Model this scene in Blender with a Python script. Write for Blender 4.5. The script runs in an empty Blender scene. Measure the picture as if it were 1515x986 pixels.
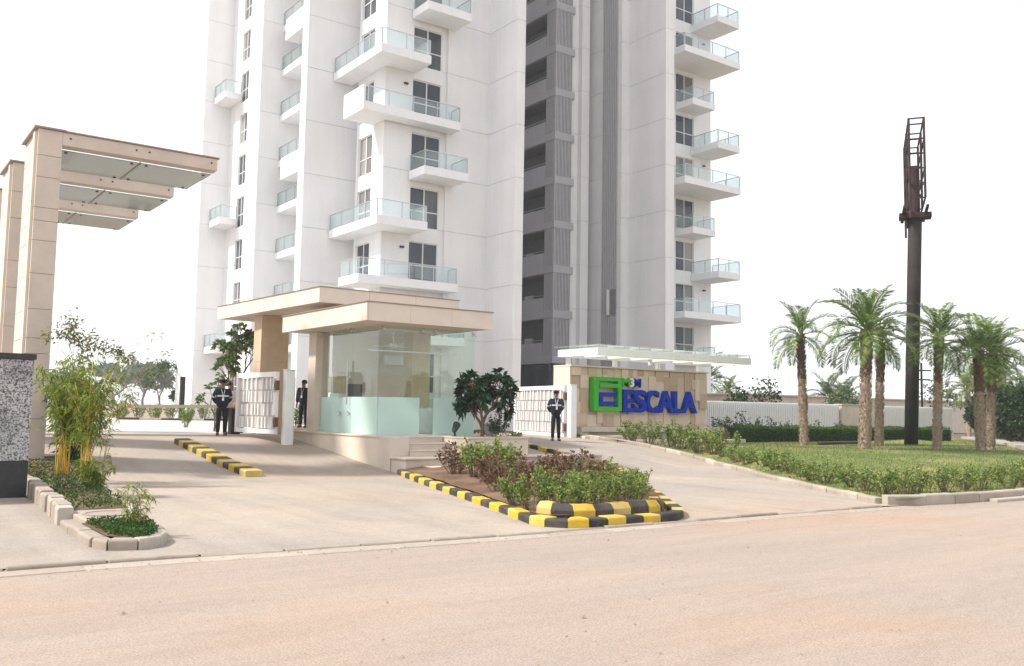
import bpy, bmesh, math, random
import numpy as np
from mathutils import Vector, Matrix, noise

random.seed(7)
rng = np.random.default_rng(7)
R = math.radians
SC = bpy.context.scene
COL = SC.collection

# ------------------------------------------------------------------ camera
CAM_H = 1.65
yaw, pitch, roll = 0.93899995, 0.08430751, 0.0161704
F_ = Vector((math.cos(yaw)*math.cos(pitch), math.sin(yaw)*math.cos(pitch), math.sin(pitch)))
R0 = Vector((math.sin(yaw), -math.cos(yaw), 0.0))
U0 = R0.cross(F_)
RR = R0*math.cos(roll) + U0*math.sin(roll)
UU = -R0*math.sin(roll) + U0*math.cos(roll)
cam_d = bpy.data.cameras.new('camera')
cam = bpy.data.objects.new('camera', cam_d)
COL.objects.link(cam)
cam_d.sensor_fit = 'HORIZONTAL'; cam_d.sensor_width = 36.0
cam_d.lens = 36.0*1360.945/1515.0
cam_d.clip_start = 0.05; cam_d.clip_end = 4000
m = Matrix.Identity(4)
for i in range(3):
    m[i][0] = RR[i]; m[i][1] = UU[i]; m[i][2] = -F_[i]
m[2][3] = CAM_H
cam.matrix_world = m
SC.camera = cam

# ------------------------------------------------------------------ light
SUN_EL, SUN_AZ = R(46), R(-66)           # azimuth from +Y, clockwise: the sun stands on the left
sun_dir = Vector((math.sin(SUN_AZ)*math.cos(SUN_EL), math.cos(SUN_AZ)*math.cos(SUN_EL), math.sin(SUN_EL)))
world = bpy.data.worlds.new('World'); SC.world = world; world.use_nodes = True
wn = world.node_tree; wn.nodes.clear()
w_out = wn.nodes.new('ShaderNodeOutputWorld'); w_bg = wn.nodes.new('ShaderNodeBackground')
w_sky = wn.nodes.new('ShaderNodeTexSky'); w_sky.sky_type = 'NISHITA'; w_sky.sun_disc = False
w_sky.sun_elevation = SUN_EL; w_sky.sun_rotation = SUN_AZ % (2*math.pi)
w_sky.air_density = 1.3; w_sky.dust_density = 1.0; w_sky.ozone_density = 0.6; w_sky.altitude = 200
w_hs = wn.nodes.new('ShaderNodeHueSaturation'); w_hs.inputs['Saturation'].default_value = 0.22   # hazy white winter sky
wn.links.new(w_sky.outputs[0], w_hs.inputs['Color'])
w_mx = wn.nodes.new('ShaderNodeMix'); w_mx.data_type = 'RGBA'; w_mx.inputs['Factor'].default_value = 0.55
wn.links.new(w_hs.outputs[0], w_mx.inputs['A']); w_mx.inputs['B'].default_value = (7.3, 7.45, 7.8, 1)      # even white winter haze over the sky
wn.links.new([o for o in w_mx.outputs if o.type == 'RGBA'][0], w_bg.inputs['Color'])
w_bg.inputs['Strength'].default_value = 0.15
wn.links.new(w_bg.outputs[0], w_out.inputs['Surface'])
sun_d = bpy.data.lights.new('sun', 'SUN'); sun_d.energy = 4.0; sun_d.angle = R(5.0); sun_d.color = (1.0, 0.95, 0.88)
sun = bpy.data.objects.new('sun', sun_d); COL.objects.link(sun)
sun.rotation_euler = sun_dir.to_track_quat('Z', 'Y').to_euler()
sun.location = (-30, 5, 60)
SC.view_settings.view_transform = 'Standard'; SC.view_settings.look = 'None'
SC.view_settings.exposure = 0.50; SC.view_settings.gamma = 1.0; SC.view_settings.use_curve_mapping = False

# ------------------------------------------------------------------ helpers
def tag(o, label=None, cat=None, group=None, kind=None):
    if label: o['label'] = label
    if cat: o['category'] = cat
    if group: o['group'] = group
    if kind: o['kind'] = kind
    return o

def empty(name, loc=(0, 0, 0), label=None, cat=None, group=None, rz=0.0):
    o = bpy.data.objects.new(name, None); COL.objects.link(o)
    o.location = loc; o.rotation_euler = (0, 0, rz); o.empty_display_size = 0.2
    return tag(o, label, cat, group)

def origin(o):
    v = Vector((0, 0, 0))
    while o is not None:
        v += Vector(o.location); o = o.parent
    return v

def link(name, me, parent=None):
    o = bpy.data.objects.new(name, me); COL.objects.link(o)
    if parent is not None: o.parent = parent
    return o

def kids(o): return [c for c in o.children]

def copy_tree(o, parent=None):
    c = o.copy(); COL.objects.link(c)
    if parent is not None: c.parent = parent
    for ch in kids(o): copy_tree(ch, c)
    return c

class MB:
    """collects faces in world coordinates; build() links ONE mesh object, stored relative to its parent"""
    def __init__(s): s.v = []; s.f = []; s.mi = []
    def add(s, vs, fs, mi=0):
        b = len(s.v); s.v += [tuple(p) for p in vs]
        for f in fs: s.f.append(tuple(b+i for i in f)); s.mi.append(mi)
        return s
    def box(s, x0, x1, y0, y1, z0, z1, mi=0):
        return s.add([(x0,y0,z0),(x1,y0,z0),(x1,y1,z0),(x0,y1,z0),(x0,y0,z1),(x1,y0,z1),(x1,y1,z1),(x0,y1,z1)],
              [(0,3,2,1),(4,5,6,7),(0,1,5,4),(1,2,6,5),(2,3,7,6),(3,0,4,7)], mi)
    def prism(s, poly, z0, z1, mi=0, caps=True):
        n = len(poly)
        g0 = z0 if callable(z0) else (lambda x, y: z0)
        g1 = z1 if callable(z1) else (lambda x, y: z1)
        vs = [(x, y, g0(x, y)) for x, y in poly]+[(x, y, g1(x, y)) for x, y in poly]
        fs = [(i, (i+1) % n, n+(i+1) % n, n+i) for i in range(n)]
        if caps: fs += [tuple(range(n-1, -1, -1)), tuple(range(n, 2*n))]
        return s.add(vs, fs, mi)
    def bar(s, p, q, w, hgt=None, mi=0, up=(0, 0, 1)):
        p = Vector(p); q = Vector(q); hgt = hgt or w
        d = (q-p).normalized(); u = Vector(up)
        if abs(d.dot(u)) > 0.98: u = Vector((1, 0, 0))
        a = d.cross(u).normalized()*w/2; b = a.cross(d).normalized()*hgt/2
        vs = [p-a-b, p+a-b, p+a+b, p-a+b, q-a-b, q+a-b, q+a+b, q-a+b]
        return s.add(vs, [(0,3,2,1),(4,5,6,7),(0,1,5,4),(1,2,6,5),(2,3,7,6),(3,0,4,7)], mi)
    def tube(s, pts, rad, n=8, mi=0, cap=True):
        pts = [Vector(p) for p in pts]
        if not hasattr(rad, '__len__'): rad = [rad]*len(pts)
        vs = []; fs = []
        for i, p in enumerate(pts):
            d = (pts[min(i+1, len(pts)-1)]-pts[max(i-1, 0)]).normalized()
            u = Vector((0, 0, 1)) if abs(d.z) < 0.95 else Vector((1, 0, 0))
            a = d.cross(u).normalized(); b = a.cross(d)
            for k in range(n):
                t = 2*math.pi*k/n
                vs.append(p+(a*math.cos(t)+b*math.sin(t))*rad[i])
        for i in range(len(pts)-1):
            for k in range(n):
                fs.append((i*n+k, i*n+(k+1) % n, (i+1)*n+(k+1) % n, (i+1)*n+k))
        if cap:
            fs.append(tuple(range(n-1, -1, -1))); fs.append(tuple((len(pts)-1)*n+k for k in range(n)))
        return s.add(vs, fs, mi)
    def lathe(s, c, prof, n=16, mi=0):
        vs = []; fs = []
        for r, z in prof:
            for k in range(n):
                t = 2*math.pi*k/n; vs.append((c[0]+r*math.cos(t), c[1]+r*math.sin(t), c[2]+z))
        for i in range(len(prof)-1):
            for k in range(n): fs.append((i*n+k, i*n+(k+1) % n, (i+1)*n+(k+1) % n, (i+1)*n+k))
        fs.append(tuple(range(n-1, -1, -1))); fs.append(tuple((len(prof)-1)*n+k for k in range(n)))
        return s.add(vs, fs, mi)
    def mesh(s, name, mats, off=(0, 0, 0), smooth=False, bevel=0.0):
        me = bpy.data.meshes.new(name)
        ox, oy, oz = off
        me.from_pydata([(x-ox, y-oy, z-oz) for x, y, z in s.v], [], s.f)
        if not isinstance(mats, (list, tuple)): mats = [mats]
        for mm in mats: me.materials.append(mm)
        if len(mats) > 1: me.polygons.foreach_set('material_index', s.mi)
        bm = bmesh.new(); bm.from_mesh(me)
        bmesh.ops.recalc_face_normals(bm, faces=bm.faces)
        if bevel > 0:
            bmesh.ops.bevel(bm, geom=[e for e in bm.edges if len(e.link_faces) == 2 and e.calc_face_angle(0) > 0.5],
                            offset=bevel, segments=1, affect='EDGES', profile=0.7)
        bm.to_mesh(me); bm.free()
        if smooth: me.polygons.foreach_set('use_smooth', [True]*len(me.polygons))
        me.update()
        return me
    def build(s, name, mats, parent=None, smooth=False, bevel=0.0):
        return link(name, s.mesh(name, mats, origin(parent) if parent else (0, 0, 0), smooth, bevel), parent)

def fast_mesh(name, V, Fq, mat):
    """numpy verts (N,3) and faces (M,k)"""
    me = bpy.data.meshes.new(name)
    k = Fq.shape[1]
    me.vertices.add(len(V)); me.vertices.foreach_set('co', np.asarray(V, dtype=np.float32).ravel())
    me.loops.add(Fq.size); me.loops.foreach_set('vertex_index', Fq.astype(np.int32).ravel())
    me.polygons.add(len(Fq)); me.polygons.foreach_set('loop_start', np.arange(0, Fq.size, k, dtype=np.int32))
    me.materials.append(mat); me.update(calc_edges=True)
    return me

# ------------------------------------------------------------------ materials
def nt(name):
    mt = bpy.data.materials.new(name); mt.use_nodes = True
    t = mt.node_tree; t.nodes.clear()
    out = t.nodes.new('ShaderNodeOutputMaterial'); b = t.nodes.new('ShaderNodeBsdfPrincipled')
    t.links.new(b.outputs[0], out.inputs['Surface'])
    return mt, t, b, out

def pos(t, scale=(1, 1, 1), src='Position'):
    mp = t.nodes.new('ShaderNodeMapping'); mp.inputs['Scale'].default_value = scale
    if src == 'Position':
        g = t.nodes.new('ShaderNodeNewGeometry'); t.links.new(g.outputs['Position'], mp.inputs['Vector'])
    else:
        g = t.nodes.new('ShaderNodeTexCoord'); t.links.new(g.outputs['Object'], mp.inputs['Vector'])
    return mp.outputs[0]

def noise_n(t, vec, scale, detail=4, rough=0.55, dist=0.0):
    n = t.nodes.new('ShaderNodeTexNoise'); n.inputs['Scale'].default_value = scale
    n.inputs['Detail'].default_value = detail; n.inputs['Roughness'].default_value = rough
    n.inputs['Distortion'].default_value = dist
    t.links.new(vec, n.inputs['Vector']); return n.outputs['Fac']

def ramp(t, fac, stops):
    r = t.nodes.new('ShaderNodeValToRGB'); el = r.color_ramp.elements
    while len(el) < len(stops): el.new(0.5)
    for e, (p, c) in zip(el, stops):
        e.position = p; e.color = (*c, 1) if len(c) == 3 else c
    t.links.new(fac, r.inputs['Fac']); return r.outputs['Color']

def mix(t, fac, a, b, mode='MIX'):
    n = t.nodes.new('ShaderNodeMix'); n.data_type = 'RGBA'; n.blend_type = mode
    for sock, val in ((n.inputs['Factor'], fac), (n.inputs['A'], a), (n.inputs['B'], b)):
        if isinstance(val, (int, float)): sock.default_value = val
        elif isinstance(val, tuple): sock.default_value = (*val, 1)
        else: t.links.new(val, sock)
    return [o for o in n.outputs if o.type == 'RGBA'][0]

def bump(t, b, height, strength=0.3, dist=0.02):
    n = t.nodes.new('ShaderNodeBump'); n.inputs['Strength'].default_value = strength; n.inputs['Distance'].default_value = dist
    t.links.new(height, n.inputs['Height']); t.links.new(n.outputs[0], b.inputs['Normal'])

def gv(c, k): return tuple(min(1, x*k) for x in c)

def plain(name, col, rough=0.6, metal=0.0, var=0.08, scale=3.0, spec=0.4, bmp=0.0, src='Object', streak=False):
    mt, t, b, _ = nt(name)
    vec = pos(t, (1, 1, 0.15) if streak else (1, 1, 1), src)
    n = noise_n(t, vec, scale, 5, 0.6)
    c = ramp(t, n, [(0.3, gv(col, 1-var)), (0.7, gv(col, 1+var))])
    t.links.new(c, b.inputs['Base Color'])
    b.inputs['Roughness'].default_value = rough; b.inputs['Metallic'].default_value = metal
    b.inputs['Specular IOR Level'].default_value = spec
    if bmp: bump(t, b, noise_n(t, vec, scale*14, 3), bmp, 0.01)
    return mt

def per_object(name, stops, rough=0.8, scale=2.5, var=0.1, bmp=0.15):
    """stone whose tone differs from piece to piece"""
    mt, t, b, _ = nt(name)
    oi = t.nodes.new('ShaderNodeObjectInfo')
    c = ramp(t, oi.outputs['Random'], stops)
    vec = pos(t)
    n = noise_n(t, vec, scale, 6, 0.62)
    g = ramp(t, n, [(0.3, (1-var,)*3), (0.7, (1+0*var,)*3)])
    c2 = mix(t, 1.0, c, g, 'MULTIPLY')
    t.links.new(c2, b.inputs['Base Color']); b.inputs['Roughness'].default_value = rough
    bump(t, b, noise_n(t, vec, scale*16, 3), bmp, 0.01)
    return mt

def tower_paint(name, col):
    mt, t, b, _ = nt(name)
    v1 = pos(t, (1, 1, 0.07)); v2 = pos(t)
    n1 = noise_n(t, v1, 1.6, 6, 0.65); n2 = noise_n(t, v2, 0.35, 4)
    c = ramp(t, n1, [(0.25, gv(col, 0.92)), (0.62, col)])
    c = mix(t, 1.0, c, ramp(t, n2, [(0.3, (0.93, 0.93, 0.94)), (0.65, (1, 1, 1))]), 'MULTIPLY')
    t.links.new(c, b.inputs['Base Color']); b.inputs['Roughness'].default_value = 0.75
    b.inputs['Specular IOR Level'].default_value = 0.25
    bump(t, b, noise_n(t, v2, 40, 3), 0.08, 0.01)
    return mt

def glass_thin(name, tint, refl=0.12, rough=0.02, milky=0.0, milk=(0.7, 0.85, 0.8)):
    """thin architectural glass: tinted see-through, fresnel mirror, optional frosting"""
    mt, t, b, out = nt(name); t.nodes.remove(b)
    tr = t.nodes.new('ShaderNodeBsdfTransparent'); tr.inputs[0].default_value = (*tint, 1)
    gl = t.nodes.new('ShaderNodeBsdfGlossy'); gl.inputs['Roughness'].default_value = rough
    lw_ = t.nodes.new('ShaderNodeLayerWeight'); lw_.inputs['Blend'].default_value = 0.5
    pw = t.nodes.new('ShaderNodeMath'); pw.operation = 'POWER'; pw.inputs[1].default_value = 4.0
    t.links.new(lw_.outputs['Facing'], pw.inputs[0])
    ad = t.nodes.new('ShaderNodeMath'); ad.operation = 'MULTIPLY_ADD'; ad.inputs[1].default_value = 0.6; ad.inputs[2].default_value = refl*0.5
    ad.use_clamp = True
    t.links.new(pw.outputs[0], ad.inputs[0])
    mx = t.nodes.new('ShaderNodeMixShader'); t.links.new(ad.outputs[0], mx.inputs[0])
    t.links.new(tr.outputs[0], mx.inputs[1]); t.links.new(gl.outputs[0], mx.inputs[2])
    last = mx.outputs[0]
    if milky > 0:
        df = t.nodes.new('ShaderNodeBsdfDiffuse'); df.inputs[0].default_value = (*milk, 1)
        tl = t.nodes.new('ShaderNodeBsdfTranslucent'); tl.inputs[0].default_value = (*milk, 1)
        m1 = t.nodes.new('ShaderNodeMixShader'); m1.inputs[0].default_value = 0.35
        t.links.new(df.outputs[0], m1.inputs[1]); t.links.new(tl.outputs[0], m1.inputs[2])
        m2 = t.nodes.new('ShaderNodeMixShader'); m2.inputs[0].default_value = milky
        t.links.new(last, m2.inputs[1]); t.links.new(m1.outputs[0], m2.inputs[2]); last = m2.outputs[0]
    t.links.new(last, out.inputs['Surface'])
    return mt

def leaf_mat(name, stops, trans=0.35, rough=0.5):
    mt, t, b, out = nt(name)
    g = t.nodes.new('ShaderNodeNewGeometry')
    c = ramp(t, g.outputs['Random Per Island'], stops)
    t.links.new(c, b.inputs['Base Color']); b.inputs['Roughness'].default_value = rough
    b.inputs['Specular IOR Level'].default_value = 0.2
    tl = t.nodes.new('ShaderNodeBsdfTranslucent'); t.links.new(c, tl.inputs[0])
    mx = t.nodes.new('ShaderNodeMixShader'); mx.inputs[0].default_value = trans
    t.links.new(b.outputs[0], mx.inputs[1]); t.links.new(tl.outputs[0], mx.inputs[2])
    t.links.new(mx.outputs[0], out.inputs['Surface'])
    return mt

def ground_mat(name, base, dust, red, dark, s=0.35, stretch=(1, 1, 1), grit=60, bstr=0.25, streak=(0.9, 1.2, 1)):
    mt, t, b, _ = nt(name)
    v = pos(t, stretch); v2 = pos(t)
    n1 = noise_n(t, v, s, 6, 0.6, 0.4); n2 = noise_n(t, v, s*2.7, 5, 0.62, 0.6); n3 = noise_n(t, v2, s*0.55, 3, 0.5)
    n4 = noise_n(t, v2, grit, 2, 0.7); n5 = noise_n(t, v2, grit*0.2, 3, 0.7)
    c = mix(t, ramp(t, n1, [(0.42, (0, 0, 0)), (0.62, (1, 1, 1))]), base, dust)
    c = mix(t, ramp(t, n3, [(0.5, (0, 0, 0)), (0.68, (0.75,)*3)]), c, red)
    c = mix(t, ramp(t, n2, [(0.56, (0, 0, 0)), (0.75, (0.55,)*3)]), c, dark)
    c = mix(t, 1.0, c, ramp(t, n4, [(0.32, (0.62,)*3), (0.58, (1.0,)*3)]), 'MULTIPLY')
    n6 = noise_n(t, pos(t, streak), 1.1, 5, 0.7, 0.8); n7 = noise_n(t, v2, 24, 2, 0.8); n8 = noise_n(t, pos(t, (streak[0]*0.25, streak[1]*1.9, 1) if streak[1] > 2 else (2.2, 0.25, 1)), 1.0, 4, 0.6, 0.3)
    c = mix(t, 1.0, c, ramp(t, n6, [(0.32, (0.93, 0.925, 0.92)), (0.55, (1,)*3)]), 'MULTIPLY')
    c = mix(t, 1.0, c, ramp(t, n8, [(0.35, (0.96 if streak[1] > 2 else 0.91,)*3), (0.55, (1,)*3)]), 'MULTIPLY')
    c = mix(t, ramp(t, n7, [(0.66, (0, 0, 0)), (0.74, (0.5,)*3)]), c, gv(dark, 0.55))
    c = mix(t, 1.0, c, ramp(t, n5, [(0.3, (0.90,)*3), (0.6, (1,)*3)]), 'MULTIPLY')
    t.links.new(c, b.inputs['Base Color']); b.inputs['Roughness'].default_value = 0.9
    b.inputs['Specular IOR Level'].default_value = 0.2
    bump(t, b, n4, bstr, 0.006)
    return mt

M = {}
M['tower'] = tower_paint('tower_paint', (0.79, 0.79, 0.795))
M['joint'] = plain('panel_joint', (0.56, 0.56, 0.57), 0.9)
M['slab'] = plain('balcony_paint', (0.78, 0.785, 0.80), 0.7, var=0.04)
M['greywall'] = tower_paint('grey_wall_paint', (0.43, 0.43, 0.45))
M['slat'] = plain('aluminium_slat', (0.50, 0.50, 0.52), 0.45, 0.2, var=0.05)
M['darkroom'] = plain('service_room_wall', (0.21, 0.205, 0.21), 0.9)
M['frame'] = plain('window_frame_white', (0.72, 0.72, 0.70), 0.45, var=0.03)
mt, t, b, _ = nt('window_glass'); M['pane'] = mt
b.inputs['Base Color'].default_value = (0.075, 0.085, 0.10, 1); b.inputs['Roughness'].default_value = 0.06
nn = noise_n(t, pos(t, (1, 1, 0.25)), 1.3, 3); oi = t.nodes.new('ShaderNodeObjectInfo')
pc_ = ramp(t, oi.outputs['Random'], [(0.0, (0.05, 0.06, 0.075)), (0.55, (0.10, 0.11, 0.13)), (0.8, (0.22, 0.215, 0.21)), (1.0, (0.36, 0.35, 0.33))])
t.links.new(mix(t, 1.0, pc_, ramp(t, nn, [(0.35, (0.6,)*3), (0.65, (1,)*3)]), 'MULTIPLY'), b.inputs['Base Color'])
b.inputs['Specular IOR Level'].default_value = 0.35
M['balglass'] = glass_thin('balcony_glass', (0.92, 0.955, 0.955), 0.12, milky=0.07, milk=(0.80, 0.90, 0.90))
M['steel'] = plain('stainless_steel', (0.45, 0.45, 0.46), 0.3, 0.8, var=0.05)
M['black'] = plain('black_fitting', (0.03, 0.03, 0.032), 0.5)
M['stone'] = plain('beige_stone_cladding', (0.64, 0.555, 0.46), 0.75, var=0.08, scale=1.3, bmp=0.1, src='Position')
M['stone2'] = plain('pink_beige_stone', (0.58, 0.495, 0.42), 0.75, var=0.09, scale=1.6, bmp=0.1, src='Position')
M['fascia'] = plain('canopy_fascia_stone', (0.68, 0.59, 0.50), 0.7, var=0.06, scale=1.5, bmp=0.06, src='Position')
M['capmetal'] = plain('weathered_capping', (0.30, 0.235, 0.19), 0.6)
M['brick_tile'] = per_object('sandstone_tile', [(0.0, (0.50, 0.365, 0.27)), (0.3, (0.58, 0.44, 0.33)), (0.6, (0.65, 0.52, 0.40)), (1.0, (0.71, 0.59, 0.465))])
M['whitesteel'] = plain('white_painted_steel', (0.80, 0.795, 0.78), 0.5, var=0.05)
M['slatface'] = plain('pale_gate_slat', (0.60, 0.57, 0.55), 0.6, var=0.05)
M['gapshade'] = plain('fence_gap_shade', (0.30, 0.29, 0.28), 0.8, var=0.05)  # added fence sheet, coloured dark so the slat gaps read as shade
M['slatshade'] = plain('slat_gap_shade', (0.07, 0.068, 0.072), 0.9)  # near-black colour painted as the shade between the bay slats
M['rust'] = plain('rusty_hinge', (0.16, 0.08, 0.05), 0.8, var=0.3, scale=20)
M['blue'] = plain('blue_letter_paint', (0.0, 0.034, 0.40), 0.45, spec=0.12, var=0.08)
M['green'] = plain('green_letter_paint', (0.06, 0.42, 0.035), 0.45, spec=0.12, var=0.08)
M['whiteletter'] = plain('white_letter_paint', (0.75, 0.78, 0.75), 0.5)
M['road'] = ground_mat('dusty_asphalt', (0.395, 0.322, 0.272), (0.435, 0.350, 0.290), (0.45, 0.315, 0.23), (0.345, 0.285, 0.245), 0.30, (0.32, 1.3, 1), 55, 0.45, (0.6, 2.1, 1))
M['drive'] = ground_mat('dusty_concrete', (0.40, 0.348, 0.302), (0.48, 0.40, 0.33), (0.47, 0.36, 0.275), (0.32, 0.28, 0.248), 0.28, (1, 0.6, 1), 80, 0.15)
M['paving'] = ground_mat('glare_court_paving', (0.66, 0.63, 0.60), (0.70, 0.66, 0.61), (0.62, 0.52, 0.44), (0.52, 0.48, 0.45), 0.3)  # court colour lightened to carry the glare on the flat ground
M['earth'] = ground_mat('bare_earth', (0.36, 0.27, 0.19), (0.42, 0.33, 0.24), (0.40, 0.26, 0.16), (0.24, 0.19, 0.13), 0.4)
M['soil'] = ground_mat('planting_soil', (0.16, 0.095, 0.06), (0.25, 0.17, 0.11), (0.20, 0.10, 0.06), (0.09, 0.06, 0.045), 1.2, bstr=0.8, grit=30)
M['kerb'] = per_object('concrete_kerb', [(0.0, (0.34, 0.285, 0.23)), (0.5, (0.42, 0.355, 0.29)), (1.0, (0.50, 0.45, 0.385))], 0.9, 4.0, 0.22, 0.4)
M['kyellow'] = per_object('yellow_kerb_paint', [(0.0, (0.66, 0.42, 0.02)), (0.6, (0.72, 0.46, 0.015)), (1.0, (0.62, 0.47, 0.12))], 0.7, 5.0, 0.28, 0.3)
M['kblack'] = per_object('black_kerb_paint', [(0.0, (0.022, 0.02, 0.019)), (1.0, (0.045, 0.04, 0.037))], 0.75, 6.0, 0.3, 0.3)
M['channel'] = per_object('pale_channel_slab', [(0.0, (0.36, 0.295, 0.245)), (1.0, (0.43, 0.36, 0.305))], 0.9, 3.0, 0.15, 0.2)
M['frosted'] = glass_thin('frosted_glass', (0.92, 0.97, 0.955), 0.10, milky=0.72, milk=(0.74, 0.90, 0.86))
M['boothglass'] = glass_thin('clear_booth_glass', (0.93, 0.975, 0.95), 0.10)
M['canglass'] = glass_thin('canopy_glass', (0.60, 0.61, 0.57), 0.10, 0.06, milky=0.5, milk=(0.33, 0.325, 0.285))  # dark milky colour stands in for ground and trees reflected underneath
M['signglass'] = glass_thin('canopy_edge_glass', (0.965, 0.985, 0.975), 0.12, milky=0.12)
M['wood'] = plain('ochre_wall_panel', (0.56, 0.425, 0.285), 0.6, var=0.1)
M['skin'] = plain('brown_skin', (0.24, 0.125, 0.075), 0.6, var=0.05)
M['navy'] = plain('navy_cloth', (0.010, 0.013, 0.032), 0.85, var=0.2, scale=8)
M['darkcloth'] = plain('black_cloth', (0.012, 0.012, 0.017), 0.9, var=0.2, scale=8)
M['shirt'] = plain('pale_lilac_shirt', (0.62, 0.60, 0.68), 0.85, var=0.05)
M['band'] = plain('reflective_band', (0.62, 0.62, 0.62), 0.4)
M['hair'] = plain('black_hair', (0.012, 0.010, 0.010), 0.6)
M['orange'] = plain('orange_plastic', (0.80, 0.26, 0.01), 0.4)
M['redpl'] = plain('red_plastic', (0.55, 0.02, 0.02), 0.4)
M['boom'] = plain('cream_boom_paint', (0.62, 0.53, 0.42), 0.5)
M['unipole'] = plain('grey_steel_mast', (0.034, 0.030, 0.030), 0.7, 0.0, spec=0.15, var=0.2, scale=2.0)
M['rustframe'] = plain('rusty_lattice', (0.045, 0.028, 0.030), 0.8, spec=0.15, var=0.3, scale=3)
M['trunk'] = plain('bark', (0.17, 0.12, 0.085), 0.9, var=0.3, scale=10, bmp=0.5)
M['palmtrunk'] = plain('palm_trunk_fibre', (0.33, 0.25, 0.185), 0.95, var=0.5, scale=14, bmp=0.5)
M['palmtop'] = plain('brown_palm_boot', (0.145, 0.088, 0.058), 0.95, var=0.35, scale=9, bmp=0.5)
M['culm'] = plain('yellow_bamboo_culm', (0.58, 0.38, 0.04), 0.45, var=0.25, scale=6)
M['bstem'] = plain('dry_cane', (0.40, 0.30, 0.16), 0.7, var=0.2)
M['leaf_palm'] = leaf_mat('palm_leaflet', [(0.0, (0.05, 0.10, 0.026)), (0.5, (0.11, 0.185, 0.042)), (0.8, (0.20, 0.27, 0.065)), (1.0, (0.34, 0.34, 0.10))], 0.3, 0.5)
M['leaf_hedge'] = leaf_mat('hedge_leaf', [(0.0, (0.03, 0.075, 0.015)), (0.6, (0.065, 0.14, 0.022)), (1.0, (0.12, 0.21, 0.04))], 0.3)
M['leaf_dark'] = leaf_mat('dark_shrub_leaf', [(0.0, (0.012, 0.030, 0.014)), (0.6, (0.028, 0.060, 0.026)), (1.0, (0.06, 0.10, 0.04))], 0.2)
M['leaf_fresh'] = leaf_mat('fresh_shrub_leaf', [(0.0, (0.06, 0.13, 0.03)), (0.45, (0.14, 0.23, 0.05)), (0.75, (0.30, 0.36, 0.08)), (1.0, (0.48, 0.48, 0.18))], 0.4)
M['leaf_maroon'] = leaf_mat('maroon_shrub_leaf', [(0.0, (0.05, 0.025, 0.022)), (0.45, (0.15, 0.06, 0.045)), (0.72, (0.24, 0.11, 0.075)), (0.85, (0.10, 0.12, 0.04)), (1.0, (0.22, 0.24, 0.08))], 0.3)
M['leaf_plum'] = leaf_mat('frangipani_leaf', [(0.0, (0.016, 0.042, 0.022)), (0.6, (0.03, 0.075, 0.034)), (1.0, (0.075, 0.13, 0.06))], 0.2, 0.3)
M['leaf_plum2'] = leaf_mat('sunlit_frangipani_leaf', [(0.0, (0.045, 0.09, 0.03)), (0.5, (0.10, 0.16, 0.05)), (1.0, (0.27, 0.31, 0.13))], 0.3, 0.3)  # lighter copy of the frangipani leaf, sunlight put into its colours
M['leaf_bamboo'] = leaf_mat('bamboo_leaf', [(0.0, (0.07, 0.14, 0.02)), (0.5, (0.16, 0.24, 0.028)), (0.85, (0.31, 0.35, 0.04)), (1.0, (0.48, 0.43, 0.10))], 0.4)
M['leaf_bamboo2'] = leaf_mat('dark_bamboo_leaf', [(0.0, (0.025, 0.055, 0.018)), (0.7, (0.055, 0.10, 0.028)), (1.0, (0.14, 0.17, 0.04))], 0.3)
M['leaf_far'] = leaf_mat('far_tree_leaf', [(0.0, (0.045, 0.08, 0.04)), (0.6, (0.085, 0.13, 0.06)), (1.0, (0.17, 0.21, 0.10))], 0.25)
M['leaf_brown'] = leaf_mat('brown_green_leaf', [(0.0, (0.09, 0.12, 0.04)), (0.6, (0.19, 0.20, 0.07)), (1.0, (0.36, 0.27, 0.14))], 0.3)
M['leaf_ground'] = leaf_mat('ground_cover_leaf', [(0.0, (0.020, 0.055, 0.014)), (0.6, (0.04, 0.10, 0.02)), (1.0, (0.10, 0.19, 0.035))], 0.3)
M['flower'] = plain('red_blossom', (0.50, 0.06, 0.06), 0.6)
mt, t, b, _ = nt('mown_lawn'); M['lawn'] = mt
v = pos(t); n1 = noise_n(t, v, 0.5, 5, 0.6); n2 = noise_n(t, v, 22, 3, 0.7); n3 = noise_n(t, v, 0.22, 3)
c = ramp(t, n1, [(0.3, (0.10, 0.155, 0.03)), (0.52, (0.18, 0.215, 0.05)), (0.72, (0.34, 0.29, 0.11))])
c = mix(t, 1.0, c, ramp(t, n2, [(0.25, (0.55,)*3), (0.65, (1,)*3)]), 'MULTIPLY')
c = mix(t, ramp(t, n3, [(0.5, (0, 0, 0)), (0.7, (0.5,)*3)]), c, (0.36, 0.27, 0.14))
t.links.new(c, b.inputs['Base Color']); b.inputs['Roughness'].default_value = 0.95; bump(t, b, n2, 0.8, 0.03)
M['grass'] = leaf_mat('grass_blade', [(0.0, (0.07, 0.125, 0.025)), (0.6, (0.14, 0.19, 0.04)), (1.0, (0.32, 0.29, 0.11))], 0.35)
mt, t, b, _ = nt('speckled_granite'); M['granite'] = mt
v = pos(t); n1 = noise_n(t, v, 34, 3, 0.75); n2 = noise_n(t, v, 1.6, 4); n3 = noise_n(t, v, 90, 2)
c = ramp(t, n1, [(0.40, (0.045, 0.045, 0.05)), (0.475, (0.24, 0.24, 0.245)), (0.56, (0.50, 0.50, 0.49))])
c = mix(t, 1.0, c, ramp(t, n2, [(0.30, (0.62,)*3), (0.50, (1,)*3)]), 'MULTIPLY')
t.links.new(c, b.inputs['Base Color']); b.inputs['Roughness'].default_value = 0.55
M['blackstone'] = plain('black_granite', (0.028, 0.027, 0.03), 0.45, var=0.3, scale=9, src='Position')

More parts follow.
